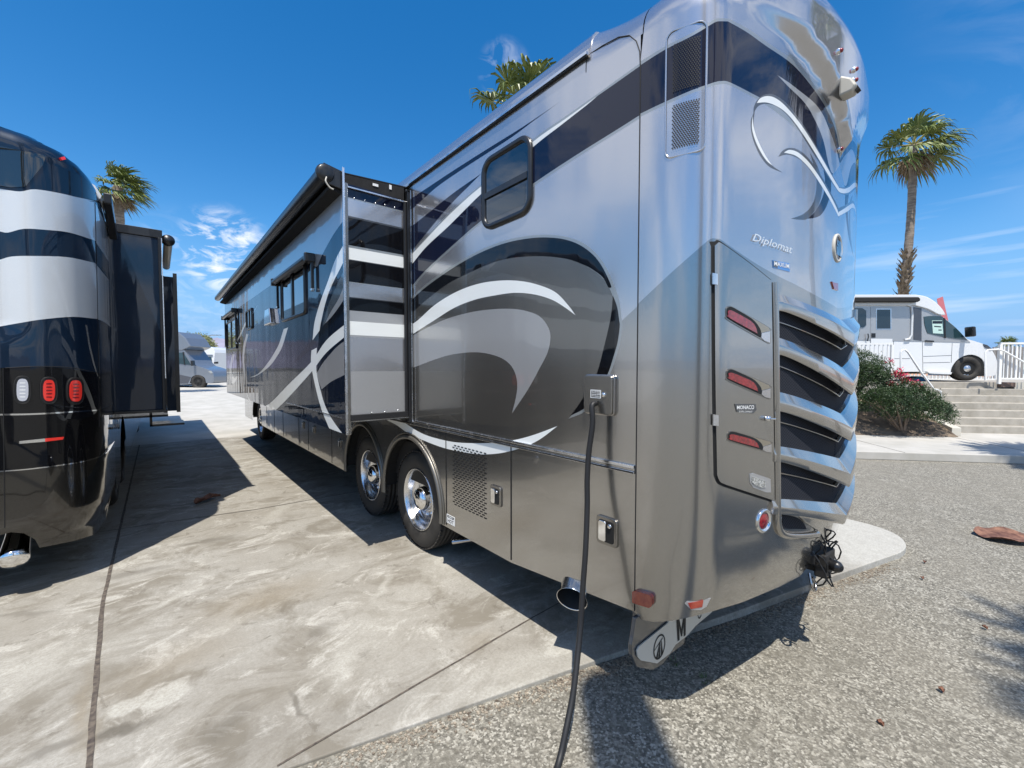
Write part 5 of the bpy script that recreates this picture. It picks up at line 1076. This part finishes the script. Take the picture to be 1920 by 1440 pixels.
# ---- right-hand van on the terrace (plane C0 metres behind the kerb)
C0 = 4.95
def VP(pts): return [KP(a, c, C0) for a, c in pts]
def vprism(mb, pts, off, th, m=0): mb.prism(VP(pts), K(0, C0+off, 0), A, Z, B*th, m)
VN = empty('camper_van', tuple(K(3.2, C0, TZ)), 'white and grey camper van on the terrace above the steps', 'camper van')
b = MB(); vprism(b, J([(1440, 553), (1715, 553)], [(1715, 553), (1732, 556), (1746, 563), (1758, 573), (1766, 583), (1770, 591)], [(1770, 591), (1757, 590), (1737, 580), (1712, 573)], [(1712, 573), (1440, 573)]), -.06, 2.25); b.build('roof_cap', WHITEV, VN, bevel=.04)
ab = J([(1440, 570), (1712, 570), (1760, 589)], [(1760, 589), (1768, 594)], [(1768, 594), (1785, 608), (1800, 623), (1814, 636)], [(1814, 636), (1832, 641), (1848, 647), (1860, 656)], [(1860, 656), (1868, 672), (1871, 690), (1868, 702), (1858, 706)], [(1858, 706), (1849, 706)], [(1849, 706), (1849, 690), (1842, 674), (1828, 666), (1812, 666), (1796, 674), (1785, 688), (1782, 701)], [(1782, 701), (1738, 700), (1726, 698), (1715, 697), (1440, 700)])
b = MB(); vprism(b, ab, 0, 2.1); b.build('body', WHITEV, VN, bevel=.035)
b = MB(); vprism(b, J([(1440, 575), (1712, 575), (1725, 576)], [(1725, 576), (1738, 582), (1762, 592)], [(1762, 592), (1766, 594), (1819, 642)], [(1819, 642), (1440, 634)]), -.012, .02); gb = b.build('grey_side_panel', GREYP, VN)
b = MB(); vprism(b, [(1440, 560), (1712, 559), (1715, 562), (1715, 566), (1711, 568), (1440, 568)], -.22, .2); b.build('awning', DARKST, VN, bevel=.02)
b = MB()
P = [K(a, C0-.03, c) for a, c in VP([(1440, 571), (1700, 571.5), (1708, 575), (1709, 590), (1708, 628), (1704, 636), (1695, 637)])]; b.tube(P, .03, 6); b.build('white_trim', WHITEV, VN)
for poly in ([(1570, 578), (1616, 578), (1623, 583), (1623, 610), (1618, 614), (1570, 614)],): 
    b = MB(); vprism(b, poly, -.03, .02); b.build('side_window', GLASS, VN)
b = MB(); vprism(b, [(1632, 576), (1672, 576), (1672, 696), (1632, 696)], -.022, .012); vd = b.build('side_door', GREYP, VN)
b = MB(); vprism(b, [(1632, 635), (1672, 635.5), (1672, 697), (1632, 697)], -.026, .012); b.build('lower_panel', WHITEV, vd)
b = MB(); vprism(b, [(1641.5, 579), (1670, 579), (1670, 618), (1641.5, 618)], -.03, .012); b.build('window_frame', ALU, vd)
b = MB(); vprism(b, [(1643, 580.5), (1668, 580.5), (1668, 616.5), (1643, 616.5)], -.036, .012); b.build('door_window', GLASS, vd)
b = MB(); vprism(b, [(1633, 625), (1640, 625), (1640, 633), (1633, 633)], -.04, .03); b.build('handle', BLACKM, vd)
b = MB(); P = [K(a, C0-.08, c) for a, c in VP([(1624, 626), (1625, 632), (1623, 640)])]; b.tube(P, .015, 6); b.build('grab_handle', BLACKM, VN)
b = MB(); vprism(b, [(1712, 576), (1727, 578), (1727, 639), (1712, 637)], -.02, .02); b.build('dark_pillar', DARKV, VN)
b = MB(); vprism(b, J([(1731, 594), (1745, 592.5), (1765, 593.5)], [(1765, 593.5), (1790, 614), (1813, 638)], [(1813, 638), (1775, 633), (1738, 625)], [(1738, 625), (1733, 610), (1731, 594)]), -.025, .02); wn = b.build('cab_window', GLV, VN)
b = MB(); vprism(b, [(1768, 596), (1771, 598), (1772, 634), (1769, 633)], -.035, .02); b.build('window_post', BLACKM, wn)
b = MB(); vprism(b, [(1746, 601), (1765, 601), (1767, 626), (1748, 625)], -.029, .003); b.build('window_paper', mat('pale_green_paper', (.5, .68, .62), .7), wn)
b = MB(); vprism(b, [(1747, 602), (1765, 602), (1765, 607), (1747, 607)], -.031, .002); vprism(b, [(1750, 611), (1763, 612), (1763, 614), (1750, 613)], -.031, .002); vprism(b, [(1758, 618), (1764, 618), (1764, 620), (1758, 620)], -.031, .002); b.build('paper_print', TEAL, wn)
b = MB(); vprism(b, [(1803, 614), (1810, 614), (1811, 632), (1804, 633)], -.35, .28); b.build('wing_mirror', BLACKM, VN, bevel=.03)
b = MB(); vprism(b, [(1734, 638), (1749, 639), (1749, 641.5), (1734, 641)], -.05, .04); b.build('door_handle', BLACKM, VN)
b = MB()
for (p, q) in (((1729, 640), (1730, 696)), ((1785, 643), (1783, 680)), ((1675, 637), (1675, 697))):
    vprism(b, [p, (p[0]+.7, p[1]), (q[0]+.7, q[1]), q], -.003, .006)
for (p, q) in (((1731, 668), (1784, 666)), ((1731, 680), (1781, 679)), ((1677, 672), (1706, 672))): vprism(b, [p, q, (q[0], q[1]+.7), (p[0], p[1]+.7)], -.003, .006)
b.build('panel_line', DGREY, VN)
b = MB(); vprism(b, [(1843, 645), (1850, 647), (1860, 655), (1856, 656), (1846, 651)], -.02, .05); b.build('headlight', DARKV, VN)
b = MB(); vprism(b, [(1735, 696), (1782, 698), (1780, 702), (1740, 700)], -.06, .1); b.build('sill_step', WHITEV, VN)
def vwheel(cx, cy, rp):
    (a, z), = VP([(cx, cy)]); c = K(a, C0, 0)+Z*z; dpt = (c-CAM)@FW; r = rp*dpt/FPX
    b = MB(); b.lathe(c, B, [(r*.55, .02), (r*.62, -.01), (r*.9, -.02), (r, .04), (r, .24), (r*.5, .25), (0, .25)], 36); o = b.build('wheel', TYRE, VN)
    b = MB(); b.lathe(c, B, [(r*.62, .0), (r*.57, .05), (r*.45, .02), (r*.3, .04), (r*.2, -.01), (0, -.02)], 30); b.build('rim', ALU, o)
    b = MB()
    for k in range(8):
        t = 2*math.pi*k/8; b.disc(c+B*.018+(A*math.cos(t)+Z*math.sin(t))*r*.46, -B, r*.065, 8)
    b.build('rim_holes', GAP, o)
vwheel(1815, 691, 23); vwheel(1500, 691, 23)
b = MB(); (a0_, z0_), = VP([(1745, 705)]); b.lathe(K(a0_-.15, C0+1.9, 0)+Z*(z0_+.03), B, [(0, 0), (.33, .0), (.34, .2), (0, .2)], 20); b.box((0, 0, 0), (0, 0, 0)); b.build('far_wheel', TYRE, VN)
b = MB(); vprism(b, [(1440, 696), (1780, 698), (1780, 701), (1440, 700)], .2, 1.6); vprism(b, [(1782, 700), (1785, 680), (1812, 664), (1842, 672), (1850, 704)], .02, .3); b.build('underbody', GAP, VN)
# blue cover under the van
b = MB(); (a0_, z0_), = VP([(1758, 712)]); b.prism([(-.3, 0), (-.12, .12), (.0, .15), (.1, .1), (.32, 0)], K(a0_, C0+.6, 0)+Z*TZ, A, Z, B*.4); b.build('blue_tarp', mat('blue_sheet', (.1, .3, .55), .7), None, 'small crumpled blue sheet on the terrace beneath the camper van', 'tarp', bevel=.02)
# railings
def rail(posts, pts, c, label, name='handrail', r=.024):
    b = MB(); P = [K(a, c, 0)+Z*z for a, z in [KP(x, y, c) for x, y in pts]]; b.tube(P, r, 8); return b.build(name, WHITEM, None, label, 'handrail')
rail(0, [(1689, 713), (1689, 661), (1691, 657), (1697, 656), (1702, 660), (1727, 698), (1751, 730), (1758, 731), (1764, 734), (1764, 752)], ST0+.4, 'white bent-pipe handrail beside the shrubs on the left side of the steps')
rail(0, [(1848, 713), (1848, 660), (1852, 656), (1872, 655), (1882, 658), (1925, 682), (1960, 700)], ST0+1.2, 'white bent-pipe handrail on the right side of the steps')
def picket(px0, px1, yt, yb, c, label, nb, rt=.02, name='railing'):
    a0, zt = KP(px0, yt, c); a1, _ = KP(px1, yt, c); _, zb = KP(px0, yb, c)
    b = MB(); b.obox(K((a0+a1)/2, c, zt), A*(a1-a0)/2, B*.025, Z*.025); fo = b.build(name, WHITEM, None, label, 'railing')
    b = MB(); b.obox(K((a0+a1)/2, c, zb+.06), A*(a1-a0)/2, B*.02, Z*.02); b.build('bottom_rail', WHITEM, fo)
    for k in range(nb+1):
        a = a0+(a1-a0)*k/nb; post = k in (0, nb); w = .032 if post else .012; b = MB(); lo = zb-(.06 if post else -.06); b.obox(K(a, c, (zt+lo)/2-.026), A*w, B*w, Z*((zt-lo)/2-.0)); b.build('post' if post else 'picket', WHITEM, fo)
picket(1560, 1673, 645.5, 706, ST0+1.25, 'white picket railing behind the shrubs in front of the camper van', 14)
picket(1876, 1975, 644, 714, ST0+1.3, 'white picket railing at the right edge above the steps', 13)
picket(1660, 1868, 699, 714, 7.9, 'low white picket railing seen under the camper van', 30)
# slatted wall & pier on the right
WD = mat('weathered_boards', (.22, .21, .2), .8); noise_col(WD, (.14, .13, .125), (.34, .32, .3), 3, sc=(4, 4, 1))
b = MB(); a0_, zt_ = KP(1862, 651, 10.5); b.obox(K(a0_+4, 10.5, (zt_+TZ)/2), A*4, B*.03, Z*((zt_-TZ)/2)); o = b.build('board_fence', WD, None, 'grey weathered board fence behind the white railing at the right edge', 'fence')
b = MB()
for k in range(27): b.obox(K(a0_+.15+k*.3, 10.44, (zt_+TZ)/2), A*.03, B*.03, Z*((zt_-TZ)/2+.02))
b.build('battens', WHITEM, o)
BRK = mat('brown_block', (.16, .11, .09), .85); b = MB(); c_ = ST0+1.5
for (p, q, m) in (((1878, 717), (1904, 726), 0), ((1904, 717), (1925, 733), 1), ((1902, 734), (1925, 741), 0)):
    a0_, z1_ = KP(p[0], p[1], c_); a1_, z0_ = KP(q[0], q[1], c_); b.obox(K((a0_+a1_)/2, c_+.3+.02*m, (z0_+z1_)/2), A*(a1_-a0_)/2, B*.3, Z*(z1_-z0_)/2, m)
b.build('block_pier', [BRK, CREAM], None, 'stepped pier of brown and cream blocks at the right end of the steps', 'wall')
# pink-red feather flag
FLG = mat('faded_red_fabric', (.55, .16, .18), .8); b = MB(); u = DP([(1757, 560), (1768, 556), (1772, 575), (1778, 600), (1776, 640), (1764, 640), (1762, 590)], 26); fo = MB().prism(u, DO(26), RT, Z, FH*.02).build('feather_flag', FLG, None, 'faded red feather flag rising behind the windscreen of the camper van', 'flag')
b = MB(); (u0, z0), = DP([(1778, 600)], 26); b.tube([DO(26)+RT*u0+Z*1.3, DO(26)+RT*u0+Z*z0], .03, 6); b.build('pole', ALU, fo)
#@@PLANTS
LEAF = mat('palm_leaf', (.07, .11, .02), .45); noise_col(LEAF, (.06, .10, .02), (.20, .23, .05), 2.0)
LEAFY = mat('yellow_palm_stalk', (.32, .30, .1), .6); DEAD = mat('dead_palm_leaf', (.24, .17, .1), .85); noise_col(DEAD, (.16, .11, .065), (.34, .26, .17), 4)
TRK = mat('palm_bark', (.2, .16, .13), .9); noise_col(TRK, (.12, .095, .075), (.30, .25, .20), 3, sc=(1, 1, 5), bump=.6, bscale=12)
def fan(mb, base, dr_, L, R, n, droop, wind, gm, rnd, m=0):
    """one fan leaf: blades radiating from the tip of a stalk"""
    d = np.array(dr_, float); d /= np.linalg.norm(d); tip = np.array(base)+d*L+np.array([0, 0, -droop*.25*L]); side = np.cross(d, Z); side /= np.linalg.norm(side)+1e-9; up = np.cross(side, d)
    tilt = rnd.uniform(-.3, .3); up = up*math.cos(tilt)+side*math.sin(tilt); side = np.cross(d, up)
    for k in range(n):
        a = rad(-115+230*k/(n-1))+rnd.uniform(-.07, .07)
        if rnd.random() < .13: continue
        v = d*math.cos(a)+side*math.sin(a)+up*.18*abs(math.sin(a)); l = R*(.75+.3*math.cos(a*.7))*rnd.uniform(.68, 1.14)
        w = R*.052; wv = np.cross(v, up); wv /= np.linalg.norm(wv)+1e-9
        p0 = tip; p1 = tip+v*l*.62+Z*(-droop*.10*l)+wind*.08*l; p2 = tip+v*l*.88+Z*(-droop*.36*l)+wind*.22*l; p3 = tip+v*l*.98+Z*(-droop*.75*l)+wind*.38*l
        fold = up*w*.5
        V = [p0-wv*w*.25, p0+wv*w*.25, p1-wv*w, p1+fold, p1+wv*w, p2-wv*w*.5, p2+wv*w*.5, p3]
        mb.add(V, [(0, 3, 2), (0, 1, 3), (1, 4, 3), (2, 3, 5), (3, 6, 5), (3, 4, 6), (5, 6, 7)], m)
def palm(top, zb, Rc, label, seed, wind=(0, 0, 0), n=34, lean=(0, 0), tr=.2, skirt=12, low=None, upper=1.):
    g = random.Random(seed); top = np.array(top, float); wind = np.array(wind, float); base = np.array([top[0]+lean[0], top[1]+lean[1], zb])
    P = empty('palm_tree', tuple(base), label, 'palm tree', 'palm trees')
    b = MB(); N_ = 46; pts = []; rs = []
    for i in range(N_+1):
        t = i/N_; c = base*(1-t)+top*t+np.array([lean[0], lean[1], 0])*-.35*math.sin(t*math.pi); pts.append(c); rs.append(tr*(1.12-.28*t)*(1+.06*(i % 2)+.03*g.random()))
    b.tube(pts, rs, 12); b.build('trunk', TRK, P)
    if low:
        b = MB()
        for k in range(330):
            t = low[0]+(low[1]-low[0])*g.random(); i = int(t*N_); c = pts[i]; a = g.uniform(0, 6.28); o_ = np.array([math.cos(a), math.sin(a), 0]); s_ = np.array([-o_[1], o_[0], 0]); h = g.uniform(.18, .36)
            b.add([c+o_*rs[i]*.8-s_*.06, c+o_*rs[i]*.8+s_*.06, c+o_*(rs[i]+h*.5)+Z*h+s_*.02, c+o_*(rs[i]+h*.45)+Z*h-s_*.02, c+o_*rs[i]*.9-Z*.1], [(0, 1, 2, 3), (0, 4, 1)])
        b.build('old_leaf_bases', DEAD, P)
    b = MB(); bs = MB()
    for k in range(n):
        a = k*2.399+g.uniform(-.2, .2); e = rad(upper*78-115*(k/n)**.85+g.uniform(-8, 8)); d = np.array([math.cos(a)*math.cos(e), math.sin(a)*math.cos(e), math.sin(e)]); d = d+wind*.35; L = Rc*g.uniform(.42, .58)
        fan(b, top, d, L, Rc*g.uniform(.48, .6), 24, .55+.35*(k/n), wind, 0, g)
        dn = d/np.linalg.norm(d); tip = top+dn*L+np.array([0, 0, -(.55+.35*(k/n))*.25*L]); bs.tube([top+dn*.05, (top+tip)/2+Z*.03, tip, tip+dn*Rc*.2], [.028*Rc/1.6, .02*Rc/1.6, .014, .005], 5)
    b.build('green_fronds', LEAF, P); bs.build('leaf_stalks', LEAFY, P)
    if skirt:
        b = MB()
        for k in range(skirt):
            a = k*2.399; e = rad(-50-30*g.random()); d = np.array([math.cos(a)*math.cos(e), math.sin(a)*math.cos(e), math.sin(e)]); fan(b, top-Z*.15, d, Rc*.28, Rc*.42, 16, .9, wind*.6, 0, g)
        b.build('dead_skirt', DEAD, P)
    return P
pc = at(1713, 272, 17.); pb_ = at(1668, 600, 17.)
palm(pc, TZ-.2, 1.5, 'tall slim palm with a shaggy lower trunk behind the white camper van', 11, tuple(RT*.8), 24, (float((pb_-pc)[0])*1.1, float((pb_-pc)[1])*1.1), .14, 12, (.2, .56))
pc = at(221, 350, 22.); palm(pc, 0, 1.35, 'wind-blown palm with hanging dead fronds, behind the navy motorhome at the left', 12, tuple(RT*1.15), 22, (-.3, 0), .24, 14)
pc = at(978, 208, 13.5); palm(pc, 0, 1.8, 'palm whose fronds peek over the roof of the big silver motorhome', 13, tuple(RT*.3), 19, (.2, .2), .24, 6, upper=1.05)
SHR = mat('shrub_leaf', (.03, .06, .015), .5); noise_col(SHR, (.012, .034, .01), (.045, .08, .02), 3); TWIG = mat('twig', (.16, .12, .09), .9)
def leaves(mb, c, r, n, sz, g, f=.55, squash=0):
    """leaf-sized faces gathered in sprigs over an uneven ellipsoid"""
    c = np.array(c, float); r = np.array(r, float); ph = g.uniform(0, 6.28, (6, 3)); k = g.integers(2, 6, (6, 3))
    for i in range(n):
        d = g.normal(size=3); d /= np.linalg.norm(d)
        if d[2] < -.55: d[2] *= -.4
        bump = 1+.12*sum(math.sin(k[j][0]*d[0]*3+ph[j][0])*math.sin(k[j][1]*d[1]*3+ph[j][1]+k[j][2]*d[2]) for j in range(6))/1.6
        t = f+(1-f)*g.random()**.45; p = c+(RT*d[0]*r[0]+FH*d[1]*r[1]+Z*d[2]*r[2])*t*bump
        for q in range(5):
            v = d+g.normal(size=3)*.65; v /= np.linalg.norm(v); w = np.cross(v, g.normal(size=3)); w /= np.linalg.norm(w)+1e-9; l = sz*g.uniform(.7, 1.4); o = p+g.normal(size=3)*sz*.5
            mb.add([o, o+v*l*.5+w*l*.22, o+v*l, o+v*l*.5-w*l*.22], [(0, 1, 2, 3)])
# distant greenery
FT = mat('pale_tree_leaf', (.20, .22, .09), .7); noise_col(FT, (.15, .18, .07), (.28, .28, .13), 1)
g = np.random.default_rng(8)
def fartree(x, y, dep, r, label, zb, n=700):
    P = empty('tree', tuple(DO(dep)+RT*DP([(x, y)], dep)[0][0]+Z*zb), label, 'tree'); b = MB(); leaves(b, at(x, y, dep), r, n, .2, g, .3); leaves(b, at(x+12, y+4, dep), (r[0]*.7, r[1], r[2]*.5), n//2, .2, g, .3); b.build('crown', FT, P)
    b = MB(); t_ = at(x, y, dep); q_ = np.array([t_[0], t_[1], zb]); b.tube([q_, t_], [.15, .08], 7); b.tube([(q_+t_)/2, t_+RT*r[0]*.5], [.07, .03], 6); b.build('trunk', TWIG, P)
fartree(365, 643, 44, (1.6, 1.4, .85), 'pale green tree behind the grey camper van', .3)
for x_, d_ in ((70, 42), (165, 50), (250, 60)):  # out-of-view trees added as scenery for the coach sides to mirror
    fartree(x_, 640, d_, (4.5, 3, 3.2), {70: 'stand-in tree hidden behind the navy motorhome, added for reflections, nearest of three', 165: 'stand-in tree hidden behind the navy motorhome, added for reflections, middle one of three', 250: 'stand-in tree hidden behind the navy motorhome, added for reflections, farthest of three'}[x_], .3, 900)
# palms out of the frame whose shadows and reflections the photograph shows
palm((8.7, -4.4, 9.2), 0, 1.6, 'palm standing out of the frame to the right', 31, tuple(RT*.4), 24, (.2, .1), .2, 6)
palm((-1.8, -7.0, 14.), 0, 1.8, 'palm standing behind the photographer', 32, tuple(RT*.4), 24, (.2, .1), .2, 6)
b = MB(); b.tube([(-2.53, -2.55, 0), (-2.53, -2.55, 4), (-2.52, -2.54, 9.1)], [.26, .23, .19], 14); b.build('shadow_trunk', TRK, None, 'unseen bare trunk behind the camera, added to cast a soft ground shadow', 'shadow caster')  # guessed trunk, out of view, added to cast the soft shadow near the pad
# shrubs
def shrub(name, blobs, label, n, sz, seed, base, cat='shrub', m=SHR):
    g = np.random.default_rng(seed); P = empty(name, tuple(base), label, cat); b = MB()
    for (x, y, dep, rx, ry, rz) in blobs: leaves(b, at(x, y, dep), (rx, ry, rz), int(n*rx*rz), sz, g)
    b.build('foliage', m, P); b = MB()
    x, y, dep = blobs[0][:3]; cc = at(x, y, dep)
    for k in range(9):
        a = k*.7; e = cc+np.array([math.cos(a)*.5, math.sin(a)*.5, .05]); b.tube([np.array(base)+[math.cos(a)*.05, math.sin(a)*.05, 0], (np.array(base)+e)/2+[0, 0, .05], e], [.03, .02, .01], 5)
    b.build('stems', TWIG, P); return P
shrub('shrub', [(1600, 700, 11.3, .75, .7, .62), (1560, 705, 11.5, .8, .7, .7), (1632, 712, 11.2, .45, .5, .42)], 'dark green rounded shrub in front of the white picket railing', 9000, .032, 21, at(1600, 745, 11.2))
shrub('shrub', [(1668, 757, 10.4, .62, .65, .42), (1712, 765, 10.4, .72, .6, .5), (1745, 775, 10.5, .42, .5, .36), (1640, 750, 10.5, .35, .5, .3), (1700, 738, 10.6, .5, .5, .3)], 'low spreading dark green shrub beside the bottom of the steps', 9000, .032, 22, at(1690, 806, 10.4))
PINK = mat('pink_petals', (.6, .03, .10), .6); g = np.random.default_rng(5)
bg_ = empty('bougainvillea', tuple(at(1690, 722, 11.4)), 'small bougainvillea with red-pink flowers between the two dark shrubs', 'flowering plant')
b = MB(); b2 = MB()
for (x, y, r, n_) in ((1668, 722, .14, 30), (1690, 706, .12, 26), (1702, 716, .14, 30), (1717, 722, .12, 26), (1676, 700, .06, 8), (1667, 678, .08, 8), (1685, 695, .06, 10)):
    leaves(b, at(x, y, 10.95), (r, r, r*.7), n_, .05, g, .1); leaves(b2, at(x, y+4, 11.05), (r*1.3, r, r*.8), n_, .05, g, .1)
b.build('flowers', PINK, bg_); OLV = mat('olive_leaf', (.12, .13, .035), .6); b2.build('foliage', OLV, bg_)
b = MB()
for x, y in ((1668, 680), (1690, 700), (1717, 718), (1675, 715)): b.tube([at(1690, 738, 11), at((x+1690)/2, (y+735)/2-3, 11), at(x, y, 11)], .008, 5)
b.build('stems', TWIG, bg_)
b = MB(); 
for k in range(9): leaves(b, at(402+4*k, 677-(k % 3), 70), (1.2, 1, .75), 90, .3, g, .3)
b.build('scrub', FT, kind='stuff')
sp = at(1890, 648, 40); palm(sp, TZ, 1.1, 'tiny distant palm top above the board fence at the right edge', 15, (0, 0, 0), 16, (0, 0), .2, 0)
# litter
LT = mat('dried_leaf', (.15, .06, .035), .7); noise_col(LT, (.08, .03, .02), (.26, .13, .08), 14)
def curl(c, ax, L, w, m, name, label, h=.03, seed=1, cat='dry leaf'):
    g = random.Random(seed); c = np.array(c, float); u = np.array(ax, float); u /= np.linalg.norm(u); s_ = np.array([-u[1], u[0], 0]); n = 9; k = 6; V = []
    for i in range(n+1):
        t = i/n; ww = w*(math.sin(math.pi*min(1, t*1.05+.08))**.6+.12)*(1+.15*g.random())
        for j in range(k+1):
            q = j/k*2-1; V.append(c+u*(t-.5)*L+s_*q*ww+Z*(h*(q*q)*(1+.5*math.sin(i*1.3))+.008+h*.5*math.sin(t*3.1)))
    b = MB(); b.add(V, [(i*(k+1)+j, (i+1)*(k+1)+j, (i+1)*(k+1)+j+1, i*(k+1)+j+1) for i in range(n) for j in range(k)], 0, True); b.add([v-Z*.005 for v in V], [(i*(k+1)+j, i*(k+1)+j+1, (i+1)*(k+1)+j+1, (i+1)*(k+1)+j) for i in range(n) for j in range(k)], 0, True)
    return b.build(name, m, None, label, cat)
c0_ = on(372, 944, 2, .01); c1_ = on(408, 932, 2, .01)
curl((c0_+c1_)/2, c1_-c0_, .36, .05, LT, 'dry_palm_boot', 'dark brown dry palm leaf base lying in the shade between the two motorhomes', .035, 3)
c0_ = on(1852, 1008, 2, -.045); c1_ = on(1935, 1012, 2, -.045); curl((c0_+c1_)/2, c1_-c0_, .52, .17, LT, 'dry_palm_boot', 'rusty brown curled palm leaf base on the asphalt at the right edge', .032, 4)
for i, (x, y) in enumerate(((1734, 1055), (1729, 1085), (1764, 1295), (1846, 1178), (1650, 1358))):
    curl(on(x, y, 2, -.048), (1, .4*i, 0), .035, .010, LT, 'dead_leaf', ['tiny brown leaf on the asphalt just right of the pad tip', 'tiny brown leaf below the one beside the pad tip', 'reddish leaf scrap on the open asphalt at lower right', 'dark leaf scrap on the asphalt below the curled palm leaf base', 'brown leaf scrap near the bottom of the asphalt'][i], .008, i, 'leaf')
GRS = mat('weed', (.06, .11, .02), .6)
for i, (x, y, lb) in enumerate(((1267, 1247, 'small green weed in the shade beside the rock guard'), (1321, 1280, 'small green weed tuft where the motorhome shadow ends'))):
    c = on(x, y, 2, -.05); b = MB(); g = random.Random(i)
    for k in range(26):
        a = g.uniform(0, 6.28); r = g.uniform(.005, .03); h = g.uniform(.02, .05); p = c+[math.cos(a)*r, math.sin(a)*r, 0]; o_ = np.array([math.cos(a), math.sin(a), 0]); s_ = np.array([-o_[1], o_[0], 0])*.003
        b.add([p-s_, p+s_, p+o_*h*.4+Z*h], [(0, 1, 2)])
    b.build('weed', GRS, None, lb, 'weed')
# grit and broken edge along the pad
b = MB(); g = random.Random(9); GR = mat('grit', (.22, .18, .13), .9); noise_col(GR, (.08, .06, .045), (.4, .34, .26), 40)
for k in range(2600):
    t = g.random()**1.3; i = min(len(edge)-2, 1+int(t*(len(edge)-2))); p0, p1 = np.array(edge[i]), np.array(edge[i+1]); q = g.random(); p = p0*(1-q)+p1*q; d = abs(g.gauss(0, .05)); r = g.uniform(.0015, .006)
    b.obox((p[0]-d*.25, p[1]-d-.012, gz(p[0])+r*.5), (r, r*g.uniform(-.6, .6), 0), (r*g.uniform(-.5, .5), r, 0), (0, 0, r*.6))
b.build('grit', GR, kind='stuff')
